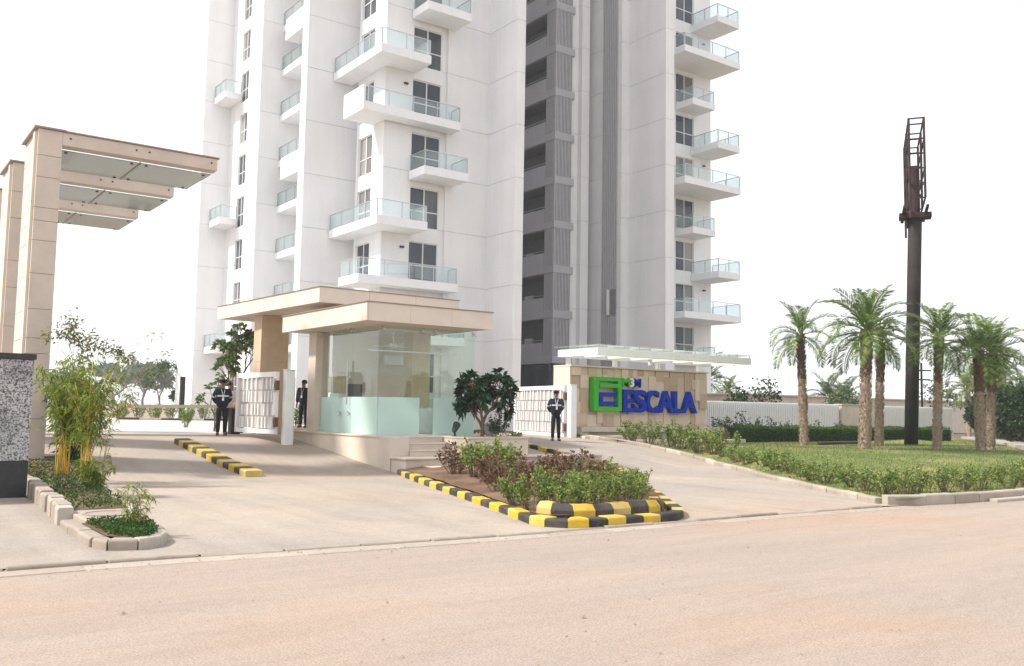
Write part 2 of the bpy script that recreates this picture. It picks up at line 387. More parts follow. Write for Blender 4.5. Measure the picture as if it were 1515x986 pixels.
def chipped(mt, under, amount=0.6, dust=0.55):
    t = mt.node_tree; b = [n for n in t.nodes if n.type == 'BSDF_PRINCIPLED'][0]
    src = b.inputs['Base Color'].links[0].from_socket
    n = noise_n(t, pos(t), 9, 6, 0.75, 0.5); n2 = noise_n(t, pos(t), 2.2, 4)
    c = mix(t, ramp(t, n, [(amount, (0, 0, 0)), (amount+0.035, (0.85,)*3)]), src, under)
    c = mix(t, ramp(t, n2, [(0.45, (0.0,)*3), (0.75, (dust,)*3)]), c, (0.40, 0.32, 0.24))
    t.links.new(c, b.inputs['Base Color'])
chipped(M['kyellow'], (0.30, 0.25, 0.20), 0.60); chipped(M['kblack'], (0.16, 0.14, 0.12), 0.62, 0.2)

# ------------------------------------------------------------------ ground heights
def clamp(x, a=0.0, b=1.0): return max(a, min(b, x))
def hh(Y):
    s = clamp((Y-20.3)/7.3)
    return 0.04*clamp((Y-10)/10) + 0.68*((s*s*(3-2*s))*0.35+s*0.65)
def gh(X, Y):                                   # the right-hand ramp starts a little nearer the street
    s = clamp((X-15)/3); return hh(Y+1.3*s*s*(3-2*s)*clamp((Y-17)/3))
def lawn_left(Y):
    pts = [(9.3, 16.3), (9.9, 15.85), (12.68, 17.56), (15.82, 19.6), (18.4, 21.5), (20.3, 22.5), (21.8, 22.85), (23.35, 22.8), (25.5, 22.3), (27, 22.2)]
    for (a, xa), (b_, xb) in zip(pts, pts[1:]):
        if Y <= b_: return xa+(xb-xa)*clamp((Y-a)/(b_-a))
    return pts[-1][1]
def lh(X, Y):
    s = clamp((Y-9.7)/9.5); z = 0.15+0.36*(s*s*(3-2*s))
    z += 0.05*noise.noise((X*0.25, Y*0.25, 3.1))*clamp((Y-10)/3)
    k = clamp((X-lawn_left(Y)-0.1)/1.6); k = k*k*(3-2*k)
    if Y > 9.8: z = (gh(lawn_left(Y), Y)+0.10)*(1-k)+z*k
    return z + 0.16*math.exp(-((X-38.7)**2+(Y-22.6)**2)/1.6)

def grid(name, us, vs, f, mat, kind='structure', smooth=True):
    V = []; Fq = []
    for vv in vs:
        for uu in us: V.append(f(uu, vv))
    n = len(us)
    for j in range(len(vs)-1):
        for i in range(n-1): Fq.append((j*n+i, j*n+i+1, (j+1)*n+i+1, (j+1)*n+i))
    me = bpy.data.meshes.new(name); me.from_pydata(V, [], Fq); me.materials.append(mat)
    if smooth: me.polygons.foreach_set('use_smooth', [True]*len(me.polygons))
    o = link(name, me); o['kind'] = kind
    return o
def lin(a, b, n): return [a+(b-a)*i/(n-1) for i in range(n)]

def base_z(x, y):
    z = hh(y)-0.06
    s = clamp((x-20)/3)
    z = z*(1-s)+min(z, 0.36)*s
    if y < 10.4: z = -0.05
    return z
grid('ground', [-900, -300, -120]+lin(-60, 140, 81)+[300, 900], [-300, -100, -40]+lin(-20, 9.6, 6)+[10.4]+lin(12, 40, 29)+[60, 100, 200, 500, 1500], lambda x, y: (x, y, base_z(x, y)), M['earth'])
street_edge = [(-60, 10.6), (-8, 10.5), (2.9, 10.32), (4.2, 10.16), (7.3, 9.95), (12, 9.86), (15.6, 9.72)]
def yk(x):
    P = street_edge+[(17, 9.4), (60, 9.0), (200, 8.0)]
    for (a, ya), (b_, yb) in zip(P, P[1:]):
        if x <= b_: return ya+(yb-ya)*clamp((x-a)/(b_-a))
    return P[-1][1]
grid('street', lin(-80, 160, 161), lin(0, 1, 13), lambda x, v: (x, -14+(yk(x)+0.06+14)*v, 0.0), M['road'])
def drive_f(u, y):
    xr = min(lawn_left(y)+0.1, 23.0); x = -40+(xr+40)*u
    y = yk(x)+0.07+(y-10.12)*(31.1-yk(x)-0.07)/(31.1-10.12)
    return (x, y, gh(x, y)+0.012)
grid('driveway', lin(0, 1, 160), lin(10.12, 31.1, 64), drive_f, M['drive'])
grid('courtyard', lin(-60, 20, 41), lin(31.1, 66, 30), lambda x, y: (x, y, 0.725), M['paving'])
grid('lawn', lin(0, 1, 90), lin(9.55, 27.6, 46), lambda u, y: (lawn_left(y)+0.12+(75-lawn_left(y))*u**1.4, y, lh(lawn_left(y)+0.12+(75-lawn_left(y))*u**1.4, y)), M['lawn'])

# ------------------------------------------------------------------ kerbs
def path_len(p): return sum((Vector(b_)-Vector(a)).length for a, b_ in zip(p, p[1:]))
def path_at(p, s):
    for a, b_ in zip(p, p[1:]):
        a = Vector(a); b_ = Vector(b_); L = (b_-a).length
        if s <= L or (b_-Vector(p[-1])).length < 1e-6: return a+(b_-a)*(s/L), (b_-a).normalized()
        s -= L
def kerb(root, path, L, w, height, zf, mats, gap=0.012, side=1, name='kerb_block', start=0, jit=0.012, sink=0.25, taper=0.02):
    tot = path_len(path); n = max(1, round(tot/L)); L = tot/n
    for i in range(n):
        s0, s1 = i*L+gap/2, (i+1)*L-gap/2
        k = 2 if tot/n > 0.8 or len(path) < 3 else 2
        P = []
        for s in (s0, s1):
            p, d = path_at(path, s); nrm = Vector((-d.y, d.x))*side
            P.append((p, nrm))
        (pa, na), (pb, nb) = P
        j = random.uniform(-jit, jit); o2 = random.uniform(-jit, jit)
        hgt = height(0.5*(s0+s1)/tot) if callable(height) else height
        vs = []
        for (p, nr) in P:
            p = p+nr*o2
            z = zf(p.x, p.y); q = p+nr*w; t_ = p+nr*taper
            vs += [(p.x, p.y, z-sink), (q.x, q.y, z-sink), (q.x, q.y, z+hgt+j), (t_.x, t_.y, z+hgt+j), (p.x, p.y, z+hgt+j-taper*1.2)]
        fs = [(0, 1, 2, 3, 4), (9, 8, 7, 6, 5), (0, 5, 6, 1), (1, 6, 7, 2), (2, 7, 8, 3), (3, 8, 9, 4), (4, 9, 5, 0)]
        mb = MB(); mb.add(vs, fs)
        mb.build(name, mats[(i+start) % len(mats)], root, bevel=0.008)
flat0 = lambda x, y: 0.0
# street edge: low kerb stones and the pale channel slabs in front of them
M['kerb_old'] = per_object('dirty_kerb', [(0.0, (0.27, 0.215, 0.165)), (0.5, (0.34, 0.28, 0.22)), (1.0, (0.40, 0.34, 0.275))], 0.95, 5.0, 0.3, 0.5)
ke = tag(empty('street_kerb', (5, 10, 0)), 'low worn kerb of grey stones along the street edge of both driveways', 'kerb')
kerb(ke, street_edge[1:], 0.95, 0.10, 0.024, flat0, [M['kerb_old']], name='kerb_stone', jit=0.016, gap=0.03)
ch = empty('street_channel', (5, 9.8, 0)); ch['kind'] = 'structure'
kerb(ch, [(x, y-0.36) for x, y in street_edge[1:]], 1.1, 0.30, 0.006, flat0, [M['channel']], name='channel_slab', jit=0.003, gap=0.025, taper=0.005, sink=0.06)
# kerb round the lawn and along the right-hand lane
lk = tag(empty('lawn_kerb', (18, 13, 0)), 'pale concrete kerb curving from the right gate round the lawn to the street', 'kerb')
lawn_path = [(22.2, 25.9), (22.7, 24.5), (22.85, 23.35), (22.85, 21.8), (22.5, 20.3), (21.5, 18.4), (19.6, 15.82), (17.56, 12.68), (15.95, 10.1)]
kerb(lk, lawn_path, 0.75, 0.16, 0.13, gh, [M['kerb']], name='kerb_stone', side=1)
lk2 = tag(empty('roadside_kerb', (30, 9.4, 0)), 'concrete kerb between the street and the planted lawn edge on the right', 'kerb')
kerb(lk2, [(15.95, 9.85), (17, 9.42), (20.5, 9.3), (34, 9.1), (60, 8.9)], 0.85, 0.18, 0.19, flat0, [M['kerb']], name='kerb_stone')
kerb(lk2, [(18.6, 9.12), (24, 9.0), (40, 8.8)], 1.3, 0.16, 0.07, flat0, [M['kerb']], name='kerb_stone', jit=0.02)
# striped lane separator on the left driveway
sp = tag(empty('striped_kerb', (7.75, 23.2, 0.2)), 'black and yellow lane divider kerb lying across the left driveway', 'kerb', 'black and yellow kerbs')
kerb(sp, [(7.58, 26.0), (7.58, 20.45)], 0.40, 0.40, 0.15, gh, [M['kyellow'], M['kblack']], side=1, gap=0.004, start=1)
# striped kerbs round the planted island
ik = tag(empty('striped_kerb', (9.5, 12, 0)), 'lower black and yellow kerb running round the planted island', 'kerb', 'black and yellow kerbs')
isl_l = [(11.20, 20.0), (10.4, 17.6), (9.86, 15.85), (8.76, 12.31), (8.22, 10.75)]
kerb(ik, isl_l, 0.52, 0.20, 0.13, gh, [M['kblack'], M['kyellow']], side=1, gap=0.004)
kerb(ik, [(8.22, 10.75), (8.24, 10.35), (8.48, 10.08), (8.95, 10.0), (10.5, 9.97)], 0.34, 0.24, 0.14, flat0, [M['kyellow'], M['kblack']], gap=0.004)
kerb(ik, [(10.5, 9.97), (10.8, 10.12), (11.2, 10.5), (12.6, 12.3), (14.5, 14.9), (17.9, 19.3)], 0.5, 0.20, 0.13, gh, [M['kblack'], M['kyellow']], gap=0.004)
iku = tag(empty('striped_kerb', (9.6, 10.5, 0.2)), 'upper black and yellow kerb course stepped back above the street end of the island', 'kerb', 'black and yellow kerbs')
kerb(iku, [(8.62, 11.1), (8.62, 10.75), (8.78, 10.48), (9.1, 10.36), (10.45, 10.33), (10.75, 10.5), (11.1, 10.9)], 0.36, 0.22, 0.29, flat0, [M['kyellow'], M['kblack']], gap=0.006, taper=0.07)
def poly_sheet(name, poly, zf, mat, kind='structure', sub=0.6):
    bm = bmesh.new()
    vs = [bm.verts.new((x, y, 0)) for x, y in poly]; bm.faces.new(vs)
    bmesh.ops.triangulate(bm, faces=bm.faces)
    for _ in range(4):
        es = [e for e in bm.edges if e.calc_length() > sub]
        if not es: break
        bmesh.ops.subdivide_edges(bm, edges=es, cuts=1, use_grid_fill=False)
        bmesh.ops.triangulate(bm, faces=bm.faces)
    for v_ in bm.verts: v_.co.z = zf(v_.co.x, v_.co.y)
    bmesh.ops.recalc_face_normals(bm, faces=bm.faces)
    for f in bm.faces:
        if f.normal.z < 0: f.normal_flip()
        f.smooth = True
    me = bpy.data.meshes.new(name); bm.to_mesh(me); bm.free(); me.materials.append(mat)
    o = link(name, me); o['kind'] = kind; return o
isl_z = lambda x, y: max(gh(x, y), 0.0)+0.11+0.10*clamp((x-8.4-(20-y)*-0.0-(y-10.5)*0.27)/1.2)+0.03*noise.noise((x*1.5, y*1.5, 0))
poly_sheet('island_soil', [(11.3, 19.9), (10.1, 15.8), (9.0, 12.3), (8.5, 10.8), (8.75, 10.5), (9.1, 10.42), (10.5, 10.4), (11.0, 10.75), (12.4, 12.4), (14.3, 15.0), (17.7, 19.4), (17.7, 19.9)], isl_z, M['soil'])
# striped kerb on the retaining edge of the right-hand lane
rk = tag(empty('striped_kerb', (18, 21.5, 0.3)), 'black and yellow kerb edging the raised right lane above a white wall', 'kerb', 'black and yellow kerbs')
kerb(rk, [(18.08, 24.3), (18.08, 19.5)], 0.42, 0.18, 0.14, gh, [M['kblack'], M['kyellow']], side=-1, gap=0.004, sink=0.02)
rw = MB(); rw.prism([(17.92, 19.6), (18.06, 19.6), (18.06, 26.5), (17.92, 26.5)], 0.0, lambda x, y: gh(18.1, y)-0.022)
tag(rw.build('retaining_wall', M['whitesteel']), 'low white retaining wall under the striped kerb of the right lane', 'wall')

# left planting strip
lp = tag(empty('planter_kerb', (2.7, 14.5, 0)), 'chunky whitewashed kerb stones edging the bamboo bed', 'kerb')
kerb(lp, [(2.80, 22.5), (2.80, 18.2), (2.62, 15.2), (2.50, 13.6)], 0.34, 0.20, lambda s: 0.33-0.09*s, gh, [M['kerb']], name='kerb_stone', gap=0.02, side=1, jit=0.02)
kerb(lp, [(2.50, 13.45), (2.46, 12.4), (2.46, 11.45)], 0.62, 0.20, 0.12, gh, [M['kerb']], name='kerb_stone', gap=0.015, side=1, jit=0.02)
kerb(lp, [(2.46, 11.4), (2.52, 11.1), (2.75, 10.96), (3.05, 11.0), (3.28, 11.3), (3.36, 11.75)], 0.36, 0.17, 0.135, gh, [M['kerb']], name='kerb_stone', gap=0.015, side=1, jit=0.01)
kerb(lp, [(3.38, 11.8), (3.5, 13.0), (3.64, 14.2), (4.17, 18.76), (4.8, 22.65), (4.9, 24)], 0.55, 0.16, 0.13, gh, [M['kerb']], name='kerb_stone', side=1)
poly_sheet('bamboo_bed_soil', [(2.9, 22.6), (2.95, 18.1), (2.8, 15.2), (2.68, 14.0), (3.5, 14.0), (3.95, 18.7), (4.7, 23.5)], lambda x, y: gh(x, y)+0.16+0.03*noise.noise((x*2, y*2, 5)), M['soil'])
poly_sheet('front_bed_soil', [(2.6, 12.7), (2.6, 11.4), (2.72, 11.18), (3.0, 11.18), (3.15, 11.4), (3.3, 12.0), (3.38, 12.7)], lambda x, y: gh(x, y)+0.14, M['soil'])
mc = tag(empty('manhole', (3.05, 13.35, 0.14)), 'concrete inspection slab with a round cover between the two bamboo beds', 'manhole')
b_ = MB(); b_.prism([(2.66, 12.72), (3.40, 12.72), (3.52, 13.98), (2.68, 13.98)], -0.05, 0.175); b_.build('slab', M['channel'], mc, bevel=0.01)
b_ = MB(); b_.lathe((3.08, 13.35, 0.175), [(0.33, 0), (0.33, 0.016), (0.30, 0.016), (0.295, 0.006), (0.01, 0.009)], 28); b_.build('cover', M['kerb'], mc)

# ------------------------------------------------------------------ tower
TZ = 64.0
tower = tag(empty('apartment_tower', (30, 50, 0.7)), 'tall white apartment tower with glass balconies rising behind the gatehouse', 'tower')
FL = 3.13
left_poly = [(20.9, 68), (22.9, 68), (22.9, 65.85), (23.1, 65.85), (23.1, 64.35), (22.9, 64.35), (22.9, 59.2), (21.6, 59.2), (21.6, 58.4), (25.5, 58.4), (25.5, 49.76), (20.83, 49.76), (20.83, 48.96), (24.15, 48.96), (24.15, 48.1), (23.7, 48.1),
             (23.7, 47.85), (23.9, 47.85), (23.9, 46.15), (23.7, 46.15), (23.7, 44.77), (25.48, 44.77), (25.48, 45.0), (27.42, 45.0), (27.42, 44.85), (27.76, 44.85), (27.76, 44.69), (28.2, 44.69), (28.2, 44.77), (30.75, 44.77), (30.75, 41.91), (31.33, 41.91), (31.33, 56), (31.33, 72), (20.9, 72)]
right_poly = [(31.35, 56), (40.9, 56), (40.9, 49.1), (41.46, 49.1), (41.46, 48.7), (42.17, 48.7), (42.17, 50.2), (42.9, 50.2), (42.9, 46.1), (43.6, 46.1), (43.6, 42.55), (44.4, 42.55), (44.4, 46.2), (48.38, 46.2), (48.38, 46.4), (50.28, 46.4), (50.28, 46.2), (52.13, 46.2), (52.13, 66), (31.35, 66)]
def inset(poly, d):
    bm = bmesh.new(); f = bm.faces.new([bm.verts.new((x, y, 0)) for x, y in poly])
    bm.normal_update()
    n = len(poly); out = []
    area = sum(poly[i][0]*poly[(i+1) % n][1]-poly[(i+1) % n][0]*poly[i][1] for i in range(n))
    sg = 1 if area > 0 else -1
    for i in range(n):
        p0 = Vector(poly[i-1]); p1 = Vector(poly[i]); p2 = Vector(poly[(i+1) % n])
        a = (p1-p0).normalized(); c_ = (p2-p1).normalized()
        na = Vector((-a.y, a.x))*sg; nb = Vector((-c_.y, c_.x))*sg
        if (na-nb).length < 1e-6: off = na*d
        else: off = (na+nb)*d/(1+na.dot(nb))
        out.append(tuple(p1+off))
    bm.free(); return out
J0 = 8.81
def storeys(poly, name, mat, z_first):
    zs = [0.5]+[J0+FL*k for k in range(z_first, 18)]
    for a, b_ in zip(zs, zs[1:]):
        mb = MB(); mb.prism(poly, a+0.014, b_-0.014); mb.build(name, mat, tower)
    mb = MB(); mb.prism(inset(poly, 0.03), 0.55, zs[-1]-0.2); mb.build('wall_core', M['joint'], tower)
storeys(left_poly, 'wall_storey', M['tower'], -2)
storeys(right_poly, 'wall_storey', M['tower'], -2)

def window(x0, x1, y, z0, z1, axis='x', rail=0.42, fw=0.055, spandrel=None):
    """frame + panes; axis 'x': faces -Y, axis 'y': faces -X (x0,x1 then run along Y, y is X)"""
    def B(mb, a0, a1, d0, d1, c0, c1):
        if axis == 'x': mb.box(a0, a1, d0, d1, c0, c1)
        else: mb.box(d0, d1, a0, a1, c0, c1)
    f = MB()
    B(f, x0, x0+fw, y, y+0.09, z0, z1); B(f, x1-fw, x1, y, y+0.09, z0, z1)
    B(f, x0+fw, x1-fw, y, y+0.09, z1-fw, z1); B(f, x0+fw, x1-fw, y, y+0.09, z0, z0+fw)
    xm = (x0+x1)/2; zr = z0+(z1-z0)*rail
    B(f, xm-fw*.6, xm+fw*.6, y-0.004, y+0.08, z0+fw, z1-fw)
    if rail > 0:
        B(f, x0+fw, xm-fw*.6, y+0.003, y+0.08, zr-fw/2, zr+fw/2); B(f, xm+fw*.6, x1-fw, y+0.003, y+0.08, zr-fw/2, zr+fw/2)
    w = f.build('window', M['frame'], tower)
    for a, c_ in ((x0+fw, xm-fw*.6), (xm+fw*.6, x1-fw)):
        p = MB(); B(p, a-0.01, c_+0.01, y+0.035, y+0.055, z0+fw*.5, z1-fw*.5); p.build('pane', M['pane'], w)
ZB = [8.3+FL*k for k in range(-2, 8)]
def infill(mk, zlist):
    mb = MB()
    for a, c_ in zlist: mk(mb, a, c_)
    mb.build('spandrel', M['tower'], tower)
for zb in ZB:
    window(25.48, 27.42, 44.88, zb+0.50, zb+2.80)
    window(46.15, 47.85, 23.79, zb+0.46, zb+2.72, 'y')
    window(64.35, 65.85, 22.99, zb+0.10, zb+2.30, 'y')
    mb = MB(); mb.box(25.485, 27.415, 44.79, 44.995, zb+2.80, zb+FL+0.50); mb.build('spandrel', M['tower'], tower)
    mb = MB(); mb.box(23.705, 23.895, 46.155, 47.845, zb+2.72, zb+FL+0.46); mb.build('spandrel', M['tower'], tower)
    mb = MB(); mb.box(22.905, 23.095, 64.355, 65.845, zb+2.30, zb+FL+0.10); mb.build('spandrel', M['tower'], tower)
ZR = [8.2+FL*k for k in range(-2, 8)]
for zb in ZR:
    window(48.38, 50.28, 46.28, zb+0.65, zb+2.85)
    mb = MB(); mb.box(48.385, 50.275, 46.21, 46.395, zb+2.85, zb+FL+0.65); mb.build('spandrel', M['tower'], tower)

def balcony(poly, edges, zb, th=0.47, rail=0.88, solid=(), gt=0.02):
    """poly: slab outline; edges: the outer edges (pairs of points) that carry glass and rail"""
    s = MB(); s.prism(poly, zb, zb+th); slab = s.build('balcony', M['slab'], tower)
    r = MB(); zt = zb+th
    cx = sum(p[0] for p in poly)/len(poly); cy = sum(p[1] for p in poly)/len(poly)
    for i, (a, c_) in enumerate(edges):
        A = Vector(a); B_ = Vector(c_); d = (B_-A); L = d.length; d = d.normalized()
        nrm = Vector((-d.y, d.x))
        if nrm.dot(Vector((cx, cy))-A) < 0: nrm = -nrm
        ins = nrm*0.06; A2 = A+ins; B2 = B_+ins
        A2 += d*0.05; B2 -= d*0.05
        if i in solid:
            g = MB(); g.prism([tuple(A), tuple(B_), tuple(B_+nrm*0.12), tuple(A+nrm*0.12)], zt+0.003, zt+rail-0.02); g.build('parapet', M['slab'], slab)
        else:
            k = max(1, round(L/1.5))
            for j in range(k):
                p = A2+(B2-A2)*(j/k)+d*0.02; q = A2+(B2-A2)*((j+1)/k)-d*0.02
                g = MB(); g.prism([tuple(p), tuple(q), tuple(q+nrm*gt), tuple(p+nrm*gt)], zt+0.06, zt+rail-0.05); g.build('glass_panel', M['balglass'], slab)
            for j in range(k+1):
                p = A2+(B2-A2)*(j/k)
                r.bar((p.x, p.y, zt), (p.x, p.y, zt+rail), 0.04)
        r.bar((A2.x, A2.y, zt+rail), (B2.x, B2.y, zt+rail), 0.05, 0.045)
    r.build('railing', M['steel'], slab)
    return slab
for k, zb in zip(range(-2, 8), ZB):
    m3 = k % 3
    if m3 == 2:
        P = [(25.3, 42.95), (28.2, 42.95), (28.2, 44.68), (25.3, 44.68)]
        balcony(P, [((25.3, 44.68), (25.3, 42.95)), ((25.3, 42.95), (28.2, 42.95)), ((28.2, 42.95), (28.2, 44.68))], zb)
    elif m3 == 1:
        P = [(22.48, 43.0), (25.6, 43.0), (25.6, 44.76), (23.69, 44.76), (23.69, 48.9), (22.48, 48.9)]
        balcony(P, [((22.48, 48.9), (22.48, 43.0)), ((22.48, 43.0), (25.6, 43.0)), ((25.6, 43.0), (25.6, 44.76))], zb)
    else:
        P = [(21.85, 43.7), (28.1, 43.7), (28.1, 44.68), (23.69, 44.68), (23.69, 46.1), (21.85, 46.1)]
        balcony(P, [((21.85, 46.1), (21.85, 43.7)), ((21.85, 43.7), (28.1, 43.7)), ((28.1, 43.7), (28.1, 44.68))], zb, solid=(0,) if k == 3 else ())
for k, zb in zip(range(-2, 8), ZR):
    m3 = k % 3
    if k < -1: continue
    if m3 == 0: xs = (46.4, 52.25, 43.45)
    elif m3 == 1: xs = (49.95, 52.3, 43.55)
    else: xs = (48.35, 50.7, 44.5)
    P = [(xs[0], xs[2]), (xs[1], xs[2]), (xs[1], 46.19), (xs[0], 46.19)]
    balcony(P, [((xs[0], 46.19), (xs[0], xs[2])), ((xs[0], xs[2]), (xs[1], xs[2])), ((xs[1], xs[2]), (xs[1], 46.19))], zb)
for k in (-1, 2, 5):
    zb = 14.85+FL*(k-2)
    P = [(21.6, 66.3), (22.89, 66.3), (22.89, 67.98), (21.6, 67.98)]
    balcony([(21.6, 65.6), (22.89, 65.6), (22.89, 67.99), (21.6, 67.99)], [((21.6, 67.99), (21.6, 65.6)), ((21.6, 65.6), (22.89, 65.6))], zb)
for k, zb in zip(range(-2, 8), ZB):
    balcony([(23.0, 49.78), (25.49, 49.78), (25.49, 58.38), (23.0, 58.38)], [((23.0, 58.38), (23.0, 49.78))], zb, th=0.42, rail=0.92)
    if k % 3 == 2:
        mb = MB(); mb.box(22.55, 23.6, 49.78, 56.75, zb+1.90, zb+3.30); mb.build('planter_box', M['slab'], tower)
# rain-water pipes
pm = MB()
for x, y in ((22.82, 60.1), (22.82, 60.6), (22.82, 61.5)): pm.tube([(x, y, 0.7), (x, y, 40)], 0.07, 6)
pm.build('drain_pipe', M['frame'], tower)
# wall lamps by the balconies
for x, y, z in ((25.0, 44.70, 8.3+FL*1-0.75), (25.0, 44.70, 8.3+FL*4-0.75), (51.3, 46.12, 8.2+FL*1-0.6), (51.3, 46.12, 8.2+FL*4-0.6), (51.3, 46.12, 8.2+FL*7-0.6)):
    mb = MB(); mb.box(x-0.13, x+0.13, y-0.06, y+0.06, z-0.05, z+0.06); mb.build('wall_lamp', M['black'], tower, bevel=0.02)
# service balconies with vertical slats
for k in range(-1, 8):
    zb = 8.05+3.125*k
    s = MB(); s.box(39.15, 40.89, 48.8, 55.98, zb, zb+0.52); sl = s.build('service_balcony', M['greywall'], tower)
    p = MB(); p.box(39.15, 39.27, 49.92, 55.98, zb+0.523, zb+1.45); p.build('parapet', M['greywall'], sl)
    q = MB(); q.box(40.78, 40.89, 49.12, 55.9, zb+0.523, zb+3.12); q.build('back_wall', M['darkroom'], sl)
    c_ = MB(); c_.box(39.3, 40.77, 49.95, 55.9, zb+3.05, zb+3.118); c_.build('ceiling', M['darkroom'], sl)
    d = MB(); d.box(40.70, 40.775, 50.6, 51.5, zb+0.55, zb+2.45); d.build('door', M['frame'], sl)
    d = MB(); d.box(40.66, 40.72, 50.68, 51.42, zb+0.75, zb+2.37); d.build('pane', M['pane'], sl)
    d = MB(); d.box(40.60, 40.775, 53.0, 53.9, zb+1.3, zb+2.0); d.build('air_conditioner', M['frame'], sl)
    r = MB(); r.bar((39.21, 49.95, zb+1.62), (39.21, 55.9, zb+1.62), 0.04); r.build('rail', M['steel'], sl)
    for i in range(12):
        x = 39.2+i*0.128
        f = MB(); f.box(x, x+0.06, 48.83, 48.93, zb+0.525, zb+3.12); f.build('slat', M['slat'], sl)
    for i in range(7):
        y = 48.98+i*0.14
        f = MB(); f.box(39.18, 39.28, y, y+0.06, zb+0.525, zb+3.12); f.build('slat', M['slat'], sl)
    b2 = MB(); b2.box(39.34, 40.7, 49.02, 49.06, zb+0.525, zb+3.1); b2.build('slat_shade', M['slatshade'], sl)  # dark sheet standing in for shade behind the slats
# tall vertical louvres beside the flank wall
for i in range(9):
    y = 46.42+i*0.185
    f = MB(); f.box(42.80, 42.90, y, y+0.085, 1.0, 40.0); f.build('louvre', M['slat'], tower)
f = MB(); f.box(42.74, 42.88, 46.45, 47.05, 8.4, 10.1); f.build('louvre_opening', M['darkroom'], tower)  # solid dark box, painted as the shade inside an opening
f = MB(); f.box(42.55, 42.80, 47.06, 47.16, 8.35, 10.1); f.build('shutter', M['frame'], tower)
# dark glazed ground floor under the slatted bay
f = MB(); f.box(38.9, 39.1, 48.9, 55.9, 0.5, 4.8); f.build('ground_floor_glazing', M['pane'], tower)

# ------------------------------------------------------------------ entrance portal on the left
pt = tag(empty('entrance_portal', (3.6, 22.8, 0.25)), 'tall beige stone portal of stepped fins carrying cantilevered beams and glass', 'portal')
for i, y0 in enumerate((22.8, 26.5, 30.3, 34.1)):
    zs = [0.2, 1.3, 2.15, 2.75, 3.1, 3.75, 4.55, 5.3, 5.75, 6.05, 6.75, 7.25, 7.86] if i == 0 else [0.2, 2.0, 3.6, 4.6, 5.3, 6.4, 7.1, 7.86]
    c = MB()
    c.box(3.36, 3.80, y0+0.03, y0+1.75, 0.2, 7.84); fin = c.build('fin', M['stone2'], pt)
    for a, b2 in zip(zs, zs[1:]):
        p = MB(); p.box(3.33, 3.83, y0, y0+1.78, a+0.006, b2-0.006); p.build('stone_panel', M['stone2'], fin)
    e = MB(); e.box(3.27, 3.345, y0+0.10, y0+0.34, 0.2, 7.80); e.build('edge_strip', M['stone'], fin)
    k = MB(); k.box(3.24, 3.90, y0-0.06, y0+1.84, 7.862, 7.90); k.build('capping', M['capmetal'], fin)
    if i == 3: continue
    b_ = MB(); b_.box(3.832, 7.40, y0+0.005, y0+0.36, 7.55, 7.855); beam = b_.build('beam', M['stone2'], pt, bevel=0.008)
    b_ = MB(); b_.box(3.90, 7.44, y0-0.03, y0+0.38, 7.858, 7.89); b_.build('capping', M['capmetal'], beam)
    for xa, xb in ((3.85, 5.62), (5.66, 7.36)):
        g = MB(); g.box(xa, xb, y0+0.37, y0+2.35, 7.515, 7.535); gp = g.build('glass_panel', M['canglass'], pt)
        for bx in (xa+0.15, xb-0.15):
            for by in (y0+0.5, y0+2.22):
                d = MB(); d.lathe((bx, by, 7.49), [(0.035, 0), (0.035, 0.024)], 8); d.build('glass_bolt', M['black'], gp)
    for bx in (4.0, 5.45, 5.75, 7.25):
        d = MB(); d.tube([(bx, y0+0.006, 7.73), (bx, y0-0.015, 7.73)], 0.022, 8); d.build('bolt', M['black'], beam)
    d = MB(); d.box(5.625, 5.655, y0+0.37, y0+2.35, 7.50, 7.55); d.build('glazing_bar', M['capmetal'], pt)

# ------------------------------------------------------------------ granite boundary wall
gw = tag(empty('granite_wall', (0, 17.6, 0.03)), 'speckled grey granite wall with black base and black coping at the left edge', 'wall')
b_ = MB(); b_.box(-6, 2.70, 17.64, 18.05, -0.05, 2.39); b_.build('core', M['blackstone'], gw)
xs = [2.72, 0.95, -0.85, -2.6, -4.4, -6]
for a, c in zip(xs[1:], xs):
    for z0, z1, mm, pr in ((-0.05, 0.665, 'blackstone', 0.012), (0.675, 1.835, 'granite', 0), (1.843, 2.385, 'granite', 0)):
        p = MB(); p.box(a+0.004, c-0.004, 17.6-pr, 17.66, z0, z1); p.build('granite_slab', M[mm], gw)
b_ = MB(); b_.box(-6, 2.75, 17.57, 18.1, 2.392, 2.49); b_.build('coping', M['blackstone'], gw, bevel=0.008)
b_ = MB(); b_.box(-6, 2.70, 17.2, 17.58, -0.03, 0.055); b_.build('footing', M['kerb'], gw)

# ------------------------------------------------------------------ guardhouse
gh_ = tag(empty('guardhouse', (13, 23, 0.94)), 'glass guardhouse with deep beige flat roof on a stone plinth with steps', 'guardhouse')
p = MB(); p.prism([(11.43, 21.35), (13.32, 21.35), (13.32, 20.08), (15.3, 20.08), (15.3, 27.3), (11.43, 27.3)], -0.05, 0.90); pl = p.build('plinth', M['stone'], gh_)
p = MB(); p.prism([(11.40, 21.36), (13.30, 21.36), (13.30, 20.05), (15.33, 20.05), (15.33, 27.33), (11.40, 27.33)], 0.903, 0.94); p.build('plinth_coping', M['stone'], gh_)
p = MB(); p.box(11.41, 11.95, 20.72, 21.345, -0.05, 0.93); p.build('stair_pier', M['stone2'], gh_, bevel=0.006)
for i, z in enumerate((0.605, 0.77, 0.935)):
    y = 20.66+0.30*i
    s = MB(); s.box(11.955, 13.295, y, 21.345, z-0.165, z-0.035); st = s.build('step', M['stone2'], gh_)
    s = MB(); s.box(11.955, 13.295, y-0.025, y+0.32, z-0.032, z); s.build('tread', M['stone'], st)
s = MB(); s.box(11.43, 17.9, 19.97, 20.70, -0.05, 0.405); s.build('landing', M['stone2'], gh_)
